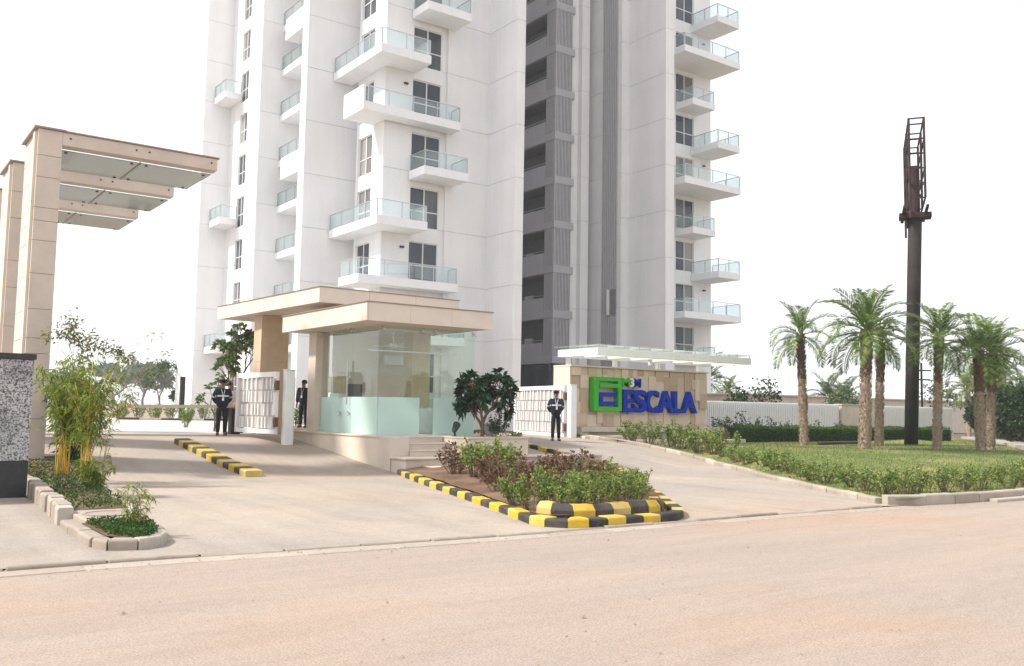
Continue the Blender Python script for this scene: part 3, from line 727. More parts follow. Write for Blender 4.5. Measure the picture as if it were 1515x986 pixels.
s = MB(); s.box(11.38, 17.9, 19.90, 20.71, 0.408, 0.44); s.build('landing_slab', M['stone'], gh_)
s = MB(); s.box(11.95, 17.9, 19.42, 19.965, -0.05, 0.215); s.build('lower_step', M['stone2'], gh_)
s = MB(); s.box(11.90, 17.9, 19.37, 19.965, 0.218, 0.245); s.build('tread', M['stone'], gh_)
p = MB(); p.box(11.55, 12.0, 25.74, 26.25, 0.942, 3.92); p.build('pier', M['stone'], gh_)
p = MB(); p.box(13.75, 14.38, 23.8, 24.3, 0.942, 3.92); p.build('column', M['wood'], gh_)
# roof
r = MB(); r.box(10.95, 14.80, 21.30, 26.75, 3.925, 4.39); roof = r.build('roof', M['fascia'], gh_)
xa, xb, ya, yb = 10.90, 14.86, 21.24, 26.8
cuts = [21.24, 22.7, 24.1, 25.5, 26.8]
for a, c in zip(cuts, cuts[1:]):
    f = MB(); f.box(xa, xa+0.048, a+0.003, c-0.003, 3.92, 4.40); f.build('fascia_slab', M['fascia'], roof)
cuts = [10.952, 12.2, 13.5, 14.86]
for a, c in zip(cuts, cuts[1:]):
    f = MB(); f.box(a+0.003, c-0.003, ya, ya+0.055, 3.92, 4.40); f.build('fascia_slab', M['fascia'], roof)
f = MB(); f.box(xa-0.03, xb+0.03, ya-0.03, yb, 4.403, 4.425); f.build('capping', M['capmetal'], roof)
# glazing
GL = 11.75; GF = 22.12
def pane_x(a, c, z0, z1, mat, y=GF, nm='glass_panel'):
    g = MB(); g.box(a+0.006, c-0.006, y, y+0.018, z0, z1); return g.build(nm, M[mat], gh_)
def pane_y(a, c, z0, z1, mat, x=GL, nm='glass_panel'):
    g = MB(); g.box(x, x+0.018, a+0.006, c-0.006, z0, z1); return g.build(nm, M[mat], gh_)
ys = [22.14, 23.72, 24.36, 25.70]
for a, c in zip(ys, ys[1:]):
    pane_y(a, c, 1.97, 3.91, 'boothglass'); pane_y(a, c, 0.945, 1.966, 'frosted', nm='frosted_panel')
for a, c in ((11.77, 13.06), (13.5, 14.88)):
    pane_x(a, c, 1.97, 3.91, 'boothglass'); pane_x(a, c, 0.945, 1.966, 'frosted', nm='frosted_panel')
pane_x(13.06, 13.5, 0.945, 3.91, 'boothglass')
pane_y(22.15, 25.7, 0.945, 1.966, 'frosted', 14.88, 'frosted_panel'); pane_y(22.15, 25.7, 1.97, 3.91, 'boothglass', 14.88)
pane_x(14.46, 14.88, 0.945, 3.91, 'boothglass', 25.5)
def spider(x, y, z):
    d = MB()
    for dx, dz in ((-.07, -.07), (.07, -.07), (.07, .07), (-.07, .07)): d.bar((x, y, z), (x+dx, y-0.02, z+dz), 0.02)
    d.lathe((x, y, z-0.02), [(0.028, 0), (0.028, 0.04)], 8)
    d.build('glass_fitting', M['steel'], gh_)
for x in (11.85, 13.06, 13.5, 14.8): spider(x, GF-0.03, 3.83)
for y in (23.72, 24.36, 25.6): spider(GL-0.03, y, 3.83)
for y, z in ((23.76, 2.55), (24.33, 2.0), (23.76, 1.5), (24.33, 1.5)): spider(GL-0.02, y, z)
d = MB(); d.tube([(GL-0.08, 23.82, 1.75), (GL-0.08, 23.82, 3.0)], 0.02, 6); d.build('door_handle', M['steel'], gh_)
d = MB(); d.bar((11.9, 23.0, 3.28), (14.8, 23.0, 3.28), 0.03); d.build('glass_brace', M['steel'], gh_)
# inside
d = MB(); d.box(12.0, 14.45, 25.45, 25.55, 0.945, 3.90); d.build('back_wall', M['stone'], gh_)
d = MB(); d.box(13.3, 14.75, 25.28, 25.44, 0.95, 2.72); d.build('wall_panel', M['wood'], gh_)
d = MB(); d.box(12.1, 12.6, 25.40, 25.445, 0.95, 2.75); d.build('wall_panel', M['wood'], gh_)
d = MB(); d.box(11.95, 12.6, 24.9, 25.55, 0.945, 2.08); d.build('counter', M['slab'], gh_, bevel=0.01)
d = MB(); d.box(12.1, 12.55, 24.6, 24.66, 2.0, 2.36); d.build('monitor', M['black'], gh_, bevel=0.01)
d = MB(); d.box(12.2, 14.6, 23.2, 23.9, 0.945, 1.68); d.build('desk', M['slab'], gh_)
d = MB(); d.tube([(13.0, 23.6, 3.92), (13.0, 23.6, 3.55)], 0.02, 6); d.lathe((13.0, 23.6, 3.42), [(0.05, 0), (0.12, 0.03), (0.12, 0.11), (0.05, 0.14)], 14)
for k in range(3):
    a = k*2.094+0.4; d.bar((13.0+0.1*math.cos(a), 23.6+0.1*math.sin(a), 3.47), (13.0+0.6*math.cos(a), 23.6+0.6*math.sin(a), 3.47), 0.13, 0.012)
d.build('ceiling_fan', M['frame'], gh_)
d = MB(); d.box(13.6, 14.5, 25.1, 25.30, 3.0, 3.3); d.build('air_conditioner', M['frame'], gh_, bevel=0.02)

gc = tag(empty('gate_canopy', (13, 29, 0.7)), 'higher beige canopy behind the guardhouse roof standing on a stone pier', 'canopy')
quad = [(11.35, 25.1), (16.2, 25.2), (16.2, 33.0), (10.95, 32.8)]
c = MB(); c.prism(quad, 4.755, 5.19); c.build('roof', M['fascia'], gc)
def offs(p, d): 
    cx = sum(q[0] for q in p)/4; cy = sum(q[1] for q in p)/4
    return [(x+(d if x > cx else -d), y+(d if y > cy else -d)) for x, y in p]
o1 = offs(quad, 0.05)
for i in (0, 3):
    a = Vector(o1[i]); b2 = Vector(o1[(i+1) % 4]); n = 4 if i else 3
    a1 = Vector(quad[i]); b1 = Vector(quad[(i+1) % 4])
    for k in range(n):
        t0, t1 = k/n+0.001, (k+1)/n-0.001
        f = MB(); f.prism([tuple(a+(b2-a)*t0), tuple(a+(b2-a)*t1), tuple(a1+(b1-a1)*t1), tuple(a1+(b1-a1)*t0)], 4.75, 5.20); f.build('fascia_slab', M['fascia'], gc)
c = MB(); c.prism(offs(quad, 0.075), 5.203, 5.225); c.build('capping', M['capmetal'], gc)
c = MB()
c.box(11.50, 12.42, 30.03, 30.65, 0.7, 4.752); pier = c.build('pier', M['stone'], gc)
for a, b2 in ((0.7, 1.9), (1.91, 3.16), (3.17, 4.75)):
    f = MB(); f.box(11.47, 12.45, 30.0, 30.68, a, b2); f.build('stone_panel', M['wood'], pier)
c = MB(); c.box(15.3, 16.0, 30.0, 30.6, 0.7, 4.752); c.build('pier', M['stone'], gc)

# ------------------------------------------------------------------ sign wall
sg = tag(empty('sign_wall', (26, 26.8, 0.6)), 'sandstone tile wall carrying the green and blue letters M3M ESCALA over a ledge', 'sign')
s = MB(); s.box(22.42, 29.95, 26.87, 27.75, 0.4, 3.36); s.build('wall', M['stone2'], sg)
s = MB(); s.box(22.36, 30.02, 26.74, 27.8, 3.37, 3.43); s.build('coping', M['stone'], sg)
s = MB(); s.box(22.36, 22.415, 26.8, 27.78, 0.5, 3.36); s.build('end_slab', M['stone'], sg)
x = 22.42; rnd = random.Random(5)
while x < 29.9:
    w = rnd.choice((0.24, 0.27, 0.36, 0.40, 0.46)); w = min(w, 29.95-x)
    if 29.95-(x+w) < 0.2: w = 29.95-x
    z = 1.09; z1 = z+rnd.choice((0.10, 0.14, 0.5, 0.46))
    while z < 3.34:
        z1 = min(z1, 3.36)
        if 3.36-z1 < 0.15: z1 = 3.36
        pr = rnd.choice((0.0, 0.015, 0.05, 0.065))
        t_ = MB(); t_.box(x+0.003, x+w-0.003, 26.84-pr, 26.9, z+0.003, z1-0.003); t_.build('stone_tile', M['brick_tile'], sg)
        z = z1; z1 = z+rnd.choice((0.45, 0.5, 0.62, 0.92))
    x += w
s = MB(); s.box(22.55, 30.5, 26.30, 26.835, 0.90, 1.085); s.build('ledge', M['stone2'], sg, bevel=0.006)
s = MB(); s.box(22.95, 30.25, 26.55, 26.86, 0.35, 0.897); s.build('recess_wall', M['stone2'], sg)
s = MB(); s.box(22.5, 22.93, 26.36, 26.86, 0.35, 0.897); s.build('ledge_pier', M['stone'], sg)
lw = MB(); lw.box(23.2, 30.25, 24.95, 25.25, 0.2, 0.64); tag(lw.build('low_wall', M['stone2'], None, bevel=0.01), 'low pinkish stone wall on the lawn in front of the sign', 'wall')
lw = MB(); lw.box(22.1, 24.0, 25.6, 25.9, 0.3, 0.78); tag(lw.build('low_wall', M['stone'], None, bevel=0.02), 'short cream stone upstand beside the right gate post', 'wall')
# letters
dg = None
def letter(ch_, x0, x1, z0, z1, depth, mat, y=26.78, bold=0.03):
    cu = bpy.data.curves.new('letter', 'FONT'); cu.body = ch_; cu.size = 1.0; cu.extrude = 0.5; cu.offset = bold; cu.resolution_u = 6
    ob = bpy.data.objects.new('letter', cu); COL.objects.link(ob)
    bpy.context.view_layer.update()
    d_ = bpy.context.evaluated_depsgraph_get()
    me = bpy.data.meshes.new_from_object(ob.evaluated_get(d_)); bpy.data.objects.remove(ob)
    co = np.zeros(len(me.vertices)*3, dtype=np.float32); me.vertices.foreach_get('co', co); co = co.reshape(-1, 3)
    mn = co.min(0); mx = co.max(0); q = (co-mn)/(mx-mn)
    out = np.stack([x0+q[:, 0]*(x1-x0), y-depth*q[:, 2], z0+q[:, 1]*(z1-z0)], 1)
    off = origin(sg); out -= np.array(off)
    me.vertices.foreach_set('co', out.astype(np.float32).ravel()); me.materials.clear(); me.materials.append(M[mat]); me.update()
    return link('letter', me, sg)
ex = [24.93, 25.58, 26.30, 27.02, 27.86, 28.40, 29.20]
for ch_, a, c in zip('ESCALA', (24.93, 25.50, 26.22, 26.88, 27.76, 28.26), (25.52, 26.22, 26.92, 27.78, 28.30, 29.14)):
    letter(ch_, a, c, 1.66, 2.56, 0.20, 'blue', bold=0.028)
letter('M', 24.98, 25.36, 2.66, 3.01, 0.10, 'green', bold=0.02); letter('3', 25.37, 25.60, 2.66, 3.01, 0.10, 'whiteletter', bold=0.02); letter('M', 25.61, 25.99, 2.66, 3.01, 0.10, 'blue', bold=0.02)
def emblem(boxes, mat):
    e = MB()
    for i, (a, c, z0, z1) in enumerate(boxes): e.box(a, c, 26.52+0.002*i, 26.79, z0, z1)
    e.build('emblem_bar', M[mat], sg)
for bx in ((23.34, 23.58, 1.70, 3.0), (24.60, 24.78, 1.702, 2.998), (23.582, 24.598, 2.86, 2.998), (23.582, 24.598, 1.702, 1.86), (23.62, 24.598, 2.60, 2.76)): emblem([bx], 'green')
for bx in ((23.62, 23.80, 1.93, 2.42), (23.802, 24.52, 2.27, 2.418), (23.802, 24.52, 1.932, 2.07)): emblem([bx], 'blue')
# glass-edged canopy over the sign
sc = tag(empty('sign_canopy', (26, 26.5, 3.43)), 'flat white canopy with glass sheets on top above the sign wall', 'canopy')
Zs = 3.72; ca = (22.15, 30.68, 25.0, 27.15)
for xa in (22.5, 24.9, 27.3, 29.75):
    p = MB(); p.box(xa-0.07, xa+0.07, 27.0, 27.14, 3.43, Zs+0.02); p.build('post', M['whitesteel'], sc)
f = MB(); f.box(ca[0], ca[0]+0.12, ca[2]+0.122, ca[3], Zs, Zs+0.27); f.build('edge_beam', M['whitesteel'], sc)
f = MB(); f.box(ca[1]-0.12, ca[1], ca[2]+0.122, ca[3], Zs, Zs+0.27); f.build('edge_beam', M['whitesteel'], sc)
f = MB(); f.box(ca[0], ca[1], ca[2], ca[2]+0.12, Zs, Zs+0.27); f.build('edge_beam', M['whitesteel'], sc, bevel=0.006)
f = MB(); f.box(ca[0], ca[1], ca[3]+0.002, ca[3]+0.12, Zs, Zs+0.27); f.build('edge_beam', M['whitesteel'], sc)
n = 7
for i in range(1, n):
    x = ca[0]+(ca[1]-ca[0])*i/n
    f = MB(); f.box(x-0.05, x+0.05, ca[2]+0.122, ca[3], Zs+0.03, Zs+0.24); f.build('rafter', M['whitesteel'], sc)
for i in range(n):
    xa = ca[0]-0.12+(ca[1]-ca[0]+0.3)*i/n; xb = ca[0]-0.12+(ca[1]-ca[0]+0.3)*(i+1)/n
    g = MB(); g.box(xa+0.01, xb-0.01, ca[2]-0.16, ca[3]+0.2, Zs+0.36, Zs+0.38); gp = g.build('glass_panel', M['signglass'], sc)
    for px_ in (xa+0.25, xb-0.25):
        d = MB(); d.tube([(px_, ca[2]+0.05, Zs+0.27), (px_, ca[2]+0.05, Zs+0.40)], 0.02, 6); d.build('glass_bolt', M['steel'], gp)
d = MB(); d.lathe((25.9, 26.1, Zs-0.20), [(0.08, 0), (0.08, 0.25)], 12); d.build('downlight', M['whitesteel'], sc)

# ------------------------------------------------------------------ gates
def gate(A, B_, z0, z1, label, rows, seed, face):
    g = tag(empty('gate_leaf', (A[0], A[1], z0)), label, 'gate', 'white slatted entrance gate leaves')
    A = Vector(A); B_ = Vector(B_); d = (B_-A); L = d.length; d = d.normalized(); nrm = Vector((-d.y, d.x))
    if nrm.dot(Vector(face)) < 0: nrm = -nrm
    def blk(name, s0, s1, n0, n1, za, zb, mat):
        p = A+d*s0; q = A+d*s1
        mb = MB(); mb.prism([tuple(p+nrm*n0), tuple(q+nrm*n0), tuple(q+nrm*n1), tuple(p+nrm*n1)], za, zb)
        return mb.build(name, M[mat], g)
    fw = 0.13
    blk('frame_stile', 0, fw, -0.05, 0.06, z0, z1, 'whitesteel'); blk('frame_stile', L-fw, L, -0.05, 0.06, z0, z1, 'whitesteel')
    blk('frame_rail', fw+.002, L-fw-.002, -0.05, 0.06, z1-0.15, z1, 'whitesteel'); blk('frame_rail', fw+.002, L-fw-.002, -0.05, 0.06, z0, z0+0.13, 'whitesteel')
    rr = random.Random(seed); H_ = (z1-0.15-z0-0.13)/rows
    for r in range(rows):
        za = z0+0.13+H_*r; zb = za+H_
        blk('frame_rail', fw+.002, L-fw-.002, -0.036, -0.031, zb-0.012, zb+0.012, 'slatface') if r < rows-1 else None
        s = fw+0.02+rr.uniform(0, 0.2)
        mbr = MB()
        t = fw+0.01
        while t < L-fw-0.03:                                  # thin ribs at the back of the row
            p = A+d*t; q = A+d*(t+0.045)
            mbr.prism([tuple(p-nrm*0.03), tuple(q-nrm*0.03), tuple(q-nrm*0.005), tuple(p-nrm*0.005)], za+0.02, zb-0.02); t += 0.062
        mbr.build('rib_panel', M['slatface'], g)
        blk('backing_sheet', fw+.01, L-fw-.01, -0.046, -0.040, za+0.02, zb-0.02, 'slatface')
        while s < L-fw-0.07:
            blk('slat', s, s+0.055, -0.003, 0.05, za+0.022, zb-0.022, 'whitesteel')
            s += rr.choice((0.17, 0.21, 0.25, 0.30, 0.40))
    for zz in (z0+0.35, z1-0.40):
        blk('hinge', -0.10, 0.03, -0.02, 0.10, zz-0.14, zz+0.14, 'rust'); blk('hinge', -0.02, 0.08, 0.062, 0.11, zz-0.20, zz-0.06, 'steel'); blk('hinge', -0.02, 0.08, 0.062, 0.11, zz+0.06, zz+0.20, 'steel')
    return g
gate((10.40, 25.78), (10.18, 28.45), 0.86, 2.68, 'white slatted gate leaf standing open beside the guards on the left', 4, 3, (-1, 0))
gate((21.75, 26.30), (22.55, 30.5), 0.72, 2.62, 'white slatted gate leaf behind the lone guard on the right', 4, 8, (-1, 0))
def gpost(x, y, z0, z1, label):
    g = tag(empty('gate_post', (x, y, z0)), label, 'gate post', 'gate posts')
    p = MB(); p.box(x-0.12, x+0.15, y-0.12, y+0.12, z0, z1); p.build('post', M['whitesteel'], g, bevel=0.01)
    p = MB(); p.box(x-0.135, x+0.165, y-0.135, y+0.135, z1+0.002, z1+0.03); p.build('cap', M['whitesteel'], g)
    p = MB(); p.box(x+0.152, x+0.175, y-0.1, y+0.1, z0+0.1, z1-0.2); p.build('channel', M['slat'], g)
gpost(10.67, 25.62, 0.5, 2.72, 'square white gate post between the open leaf and the guardhouse')
gpost(21.83, 26.05, 0.5, 2.62, 'square white gate post between the right leaf and the sign wall')

# ------------------------------------------------------------------ boom barriers
bb = tag(empty('boom_barrier', (10.66, 29.95, 0.72)), 'dark barrier cabinet with an orange dome and a long cream boom', 'barrier')
c = MB(); c.box(10.50, 10.80, 29.8, 30.15, 0.70, 1.58); c.build('cabinet', M['unipole'], bb, bevel=0.02)
c = MB(); c.lathe((10.70, 29.95, 1.55), [(0.06, 0), (0.12, 0.04), (0.14, 0.11), (0.12, 0.19), (0.06, 0.24), (0.01, 0.25)], 16); c.build('warning_dome', M['orange'], bb, smooth=True)
c = MB(); c.bar((10.5, 30.3, 1.635), (7.63, 31.0, 1.60), 0.06, 0.10); c.build('boom', M['boom'], bb)
c = MB(); c.box(7.55, 7.64, 30.95, 31.05, 1.54, 1.67); c.build('boom_end', M['orange'], bb)
b3 = tag(empty('boom_barrier', (5.5, 31, 0.72)), 'reddish boom pole on a slim rest behind the bamboo', 'barrier')
c = MB(); c.bar((4.2, 31.0, 1.70), (7.40, 31.0, 1.63), 0.06, 0.09); c.build('boom', M['boom'], b3)
c = MB(); c.bar((6.75, 31.02, 0.72), (6.75, 31.02, 1.60), 0.04); c.build('rest', M['unipole'], b3)
c = MB(); c.box(4.05, 4.35, 30.85, 31.15, 0.72, 1.72); c.build('cabinet', M['unipole'], b3, bevel=0.02)

# ------------------------------------------------------------------ fences and low buildings on the right
def slat_fence(x0, x1, y, z0, z1, label, step=0.137):
    g = tag(empty('slat_fence', (x0, y, z0)), label, 'fence', 'white slat fences behind the hedge')
    base = None; n = int((x1-x0)/step); src = None
    for i in range(n):
        x = x0+i*step
        if src is None:
            s = MB(); s.box(x, x+0.092, y-0.02, y+0.06, z0, z1); src = s.build('slat', M['whitesteel'], g)
        else:
            c = src.copy(); COL.objects.link(c); c.parent = g; c.location = (i*step, 0, 0)
    for z in (z0+0.2, z1-0.25):
        r = MB(); r.box(x0, x1, y+0.062, y+0.10, z, z+0.05); r.build('rail', M['whitesteel'], g)
    r = MB(); r.box(x0, x1, y+0.12, y+0.16, z0, z1-0.02); r.build('backing_sheet', M['gapshade'], g)
slat_fence(29.98, 42.1, 28.6, 0.55, 2.25, 'white vertical slat fence running right from the sign wall to the beige panel')
slat_fence(45.4, 54.0, 28.9, 0.5, 2.25, 'pale slat fence behind the tall mast, beyond the beige panel')
w = MB(); w.box(42.15, 45.35, 28.5, 28.9, 0.4, 2.22); w.box(42.1, 45.4, 28.45, 28.95, 2.222, 2.28); tag(w.build('boundary_wall', M['stone2']), 'plain beige wall panel set between the two slat fences', 'wall')
w = MB(); w.box(47.8, 80, 40, 48, 0.4, 2.95); hb = tag(empty('low_building', (60, 44, 0.4)), 'long low beige building beyond the slat fence', 'building'); w.build('wall', M['stone2'], hb)
w = MB(); w.box(47.6, 80.2, 39.8, 48.2, 2.953, 3.05); w.build('roof_edge', M['stone'], hb)
rb = [(54.5, 29.0), (51.0, 26.9), (36.9, 16.95), (30, 12.4)]
bwl = MB(); bwl.prism([(51.0, 26.9), (36.9, 16.95), (38, 16.2), (52, 26.1)], 0.2, 0.62); tag(bwl.build('low_wall', M['kerb']), 'low whitewashed wall running diagonally below the dark bushes at right', 'wall')

# ------------------------------------------------------------------ mast with the empty hoarding frame
mp = tag(empty('hoarding_mast', (36.5, 21.4, 0.6)), 'tall dark steel mast carrying an empty rusty hoarding frame edge-on', 'mast')
P0 = Vector((36.5, 21.4, 0.45)); P1 = Vector((36.05, 20.75, 10.05))
def pl_(t): return P0+(P1-P0)*t
c = MB(); c.tube([pl_(0), pl_(0.35), pl_(0.353), pl_(0.62), pl_(0.623), pl_(1.0)], [0.275, 0.27, 0.275, 0.27, 0.275, 0.27], 20); c.build('pole', M['unipole'], mp, smooth=True)
T = P1; sx = Vector((RR.x, RR.y, 0)).normalized(); vw = Vector((T.x, T.y, 0)).normalized(); sx = Vector((vw.y, -vw.x, 0))
ln = (vw*0.995-sx*0.05).normalized(); wd = Vector((-ln.y, ln.x, 0))          # frame seen nearly edge-on
if wd.dot(sx) < 0: wd = -wd
c = MB()
c.bar(T-wd*0.62, T+wd*0.62, 0.7, 0.20); c.bar(T-ln*1.6-wd*0.45+Vector((0,0,.1)), T+ln*1.6-wd*0.45+Vector((0,0,.1)), 0.12); c.bar(T-ln*1.6+wd*0.40+Vector((0,0,.1)), T+ln*1.6+wd*0.40+Vector((0,0,.1)), 0.10)
c.build('platform', M['rustframe'], mp)
c = MB(); c.tube([T, T+Vector((0, 0, 2.0))], 0.17, 12); c.build('head_post', M['rustframe'], mp)
fr_l = []
for s_, nm in ((-0.28, 'frame_face'), (0.28, 'frame_face')):
    c = MB(); o = T+wd*s_
    for u in (-2.2, 0, 2.2): c.bar(o+ln*u+Vector((0, 0, -0.5 if s_ < 0 else 0.3)), o+ln*u+Vector((0, 0, 3.55)), 0.07)
    for z in (0.3, 1.5, 2.7, 3.55): c.bar(o-ln*2.2+Vector((0, 0, z)), o+ln*2.2+Vector((0, 0, z)), 0.06)
    c.build(nm, M['rustframe'], mp)
c = MB()
for u in (-2.2, 0, 2.2):
    for z in (0.3, 0.9, 1.5, 2.1, 2.7, 3.3, 3.54):
        c = MB(); c.bar(T-wd*0.28+ln*u+Vector((0, 0, z)), T+wd*0.28+ln*u+Vector((0, 0, z)), 0.05); c.build('cross_brace', M['rustframe'], mp)
    c = MB(); c.bar(T-wd*0.28+ln*u+Vector((0, 0, 0.3)), T+wd*0.28+ln*u+Vector((0, 0, 0.9)), 0.045); c.build('cross_brace', M['rustframe'], mp)
# utility pole, pipe, red box, spotlight, pot, lamp post
up = tag(empty('utility_pole', (57, 32.6, 0.5)), 'thin dark utility pole with a crossarm behind the mast', 'utility pole')
c = MB(); c.tube([(57, 32.6, 0.4), (57, 32.6, 5.2)], 0.07, 8); c.build('pole', M['unipole'], up)
c = MB(); c.bar((56.4, 32.9, 4.7), (57.6, 32.3, 4.7), 0.09); c.bar((56.5, 32.9, 4.1), (57.5, 32.3, 4.1), 0.09); c.build('crossarm', M['unipole'], up)
c = MB(); c.tube([(31.4, 22.3, 0.56), (33.2, 22.5, 0.57), (35.3, 22.75, 0.56)], 0.06, 8); tag(c.build('pipe', M['black']), 'black pipe lying on the lawn at the foot of the hedge', 'pipe')
rbx = tag(empty('red_box', (30.35, 26.2, 0.5)), 'small red and white box beside the end of the sign ledge', 'box')
c = MB(); c.box(30.6, 30.92, 26.35, 26.6, 0.5, 0.88); c.build('case', M['redpl'], rbx, bevel=0.02)
c = MB(); c.box(30.93, 31.0, 26.33, 26.56, 0.5, 0.80); c.build('white_side', M['whitesteel'], rbx)
sl_ = tag(empty('spotlight', (13.45, 20.9, 0.94)), 'small black garden spotlight at the foot of the frosted glass', 'spotlight')
c = MB(); c.tube([(13.45, 20.9, 0.9), (13.45, 20.9, 1.06)], 0.03, 8); c.lathe((13.45, 20.9, 0.93), [(0.07, 0), (0.07, 0.03)], 12); c.build('stem', M['black'], sl_)
c = MB(); c.tube([(13.38, 20.84, 1.06), (13.42, 20.88, 1.10), (13.54, 20.95, 1.25), (13.56, 20.96, 1.28)], [0.035, 0.07, 0.105, 0.10], 12); c.build('lamp_head', M['black'], sl_)
pt_ = tag(empty('plant_pot', (15.05, 21.7, 0.94)), 'pale grey stone pot behind the flowering tree', 'pot')
c = MB(); c.lathe((15.05, 21.5, 0.94), [(0.14, 0), (0.17, 0.10), (0.19, 0.30), (0.21, 0.31), (0.21, 0.34), (0.17, 0.34), (0.16, 0.30)], 18); c.build('pot', M['greywall'], pt_, smooth=True)
lpst = tag(empty('lamp_post', (18.5, 62.2, 0.72)), 'dark square lamp post with a small light arm by the far hedge', 'lamp post')
c = MB(); c.box(18.37, 18.65, 62.05, 62.33, 0.7, 3.55); c.build('post', M['unipole'], lpst)
c = MB(); c.bar((18.45, 62.2, 3.5), (18.1, 62.3, 3.85), 0.06); c.box(17.85, 18.2, 62.2, 62.45, 3.82, 3.9); c.build('arm', M['steel'], lpst)
ck = tag(empty('court_kerb', (17, 60, 0.72)), 'dark kerb below the far hedge beyond the barrier', 'kerb')
kerb(ck, [(13.9, 59.5), (16.2, 58.6), (21, 57)], 1.2, 0.25, 0.14, lambda x, y: 0.72, [M['kblack'], M['kerb']], name='kerb_block')
pc = MB(); pc.box(13.2, 16.4, 31.9, 32.2, 0.6, 0.95); tag(pc.build('planter_wall', M['stone2']), 'low beige planter kerb under the hedge behind the left gate', 'wall')

# ------------------------------------------------------------------ people
def skin_mesh(name, verts, edges, radii, root, levels=1):
    me = bpy.data.meshes.new(name); me.from_pydata(verts, edges, []); 
    ob = bpy.data.objects.new(name, me); COL.objects.link(ob)
    md = ob.modifiers.new('skin', 'SKIN'); md.use_smooth_shade = True
    sv = me.skin_vertices[0].data
    for i, r in enumerate(radii): sv[i].radius = r if hasattr(r, '__len__') else (r, r)
    for i in range(len(sv)): sv[i].use_root = (i == root)
    sd = ob.modifiers.new('sub', 'SUBSURF'); sd.levels = levels; sd.render_levels = levels
    bpy.context.view_layer.update()
    d_ = bpy.context.evaluated_depsgraph_get()
    out = bpy.data.meshes.new_from_object(ob.evaluated_get(d_)); bpy.data.objects.remove(ob)
    return out
def person(loc, heading, label, arms='behind', top='navy', legs='darkcloth', cap=True, band=True, badge=True, h=1.75, stride=0.0, lean=0.0):
    """faces local -Y"""
    k = h/1.75
    root = tag(empty('person', loc, rz=heading), label, 'person')
    V = []; E_ = []; Rr = []
    def v(p, r, par=None):
        V.append((p[0]*k, p[1]*k, p[2]*k)); Rr.append(r if not hasattr(r, '__len__') else tuple(x for x in r))
        if par is not None: E_.append((par, len(V)-1))
        return len(V)-1
    J = {}
    J['pelvis'] = v((0, 0, 0.96), (0.115, 0.08)); J['waist'] = v((0, 0, 1.10), (0.125, 0.085), J['pelvis'])
    J['chest'] = v((0, -0.01, 1.30), (0.17, 0.115), J['waist']); J['collar'] = v((0, 0, 1.45), (0.085, 0.075), J['chest'])
    J['neck'] = v((0, -0.01, 1.52), 0.055, J['collar']); J['jaw'] = v((0, -0.025, 1.585), (0.062, 0.075), J['neck']); J['skull'] = v((0, -0.01, 1.66), (0.075, 0.092), J['jaw']); J['crown'] = v((0, 0.0, 1.715), (0.05, 0.06), J['skull'])
    v((0, -0.115, 1.628), 0.014, J['jaw']); 
    for s in (-1, 1): v((s*0.082, 0.005, 1.64), 0.016, J['skull'])
    pts = {}
    for s in (-1, 1):
        sh = v((s*0.195, 0.01, 1.41), 0.066, J['chest'])
        if arms == 'behind': el, wr, hd, fd = (s*0.255, 0.12, 1.15), (s*0.11, 0.19, 0.98), (s*0.045, 0.205, 0.95), (-s*0.35, 0.02, -0.10)
        elif arms == 'folded': el, wr, hd, fd = (s*0.27, -0.05, 1.14), (s*0.05, -0.20, 1.17), (-s*0.02, -0.21, 1.18), (-s*0.7, 0.0, 0.05)
        else: el, wr, hd, fd = (s*0.25, 0.03, 1.13), (s*0.255, -0.03, 0.90), (s*0.255, -0.04, 0.83), (0.0, -0.12, -1.0)
        e = v(el, 0.048, sh); w = v(wr, 0.032, e); hnd = v(hd, (0.042, 0.022), w)
        f = Vector(fd).normalized(); side = f.cross(Vector((0, 1, 0.2))).normalized() if arms != 'side' else Vector((0, 1, 0))
        for q, (o, ln_) in enumerate(((-0.030, 0.075), (-0.010, 0.088), (0.010, 0.082), (0.030, 0.062))):
            b_ = Vector(hd)+f*0.035+side*o; kx = b_+f*ln_*0.5; tp = kx+(f*0.8+Vector((0, 0.35, 0)))*ln_*0.5
            a1 = v(tuple(b_), 0.010, hnd); a2 = v(tuple(kx), 0.0095, a1); v(tuple(tp), 0.008, a2)
        th = Vector(hd)-f*0.01-side*0.04; a1 = v(tuple(th), 0.011, hnd); v(tuple(th+f*0.045-side*0.015), 0.009, a1)
        hip = v((s*0.085, 0, 0.89), 0.075, J['pelvis']); kn = v((s*0.10, -0.01+s*stride*0.5, 0.50), 0.06, hip); an = v((s*0.11, 0.02+s*stride, 0.09), 0.042, kn)
        v((s*0.125, -0.12+s*stride, 0.035), 0.035, an)
        pts[s] = dict(sh=(s*0.195, 0.01, 1.41), el=el, wr=wr, hip=(s*0.085, 0, 0.89), kn=(s*0.10, -0.01+s*stride*0.5, 0.50), an=(s*0.11, 0.02+s*stride, 0.09))
    me = skin_mesh('body', V, E_, Rr, 0); me.materials.append(M['skin']); link('body', me, root)
    # jacket
    V2 = [(0, 0, 0.82), (0, 0, 1.10), (0, -0.01, 1.29), (0, 0, 1.44), (0, -0.008, 1.49)]; E2 = [(0, 1), (1, 2), (2, 3), (3, 4)]; R2 = [(0.215, 0.165), (0.205, 0.15), (0.222, 0.155), (0.13, 0.105), (0.075, 0.07)]
    for s in (-1, 1):
        b0 = len(V2); P = pts[s]
        V2 += [P['sh'], P['el'], tuple(Vector(P['wr'])*0.9+Vector(P['el'])*0.1)]; E2 += [(2, b0), (b0, b0+1), (b0+1, b0+2)]; R2 += [0.098, 0.080, 0.06]
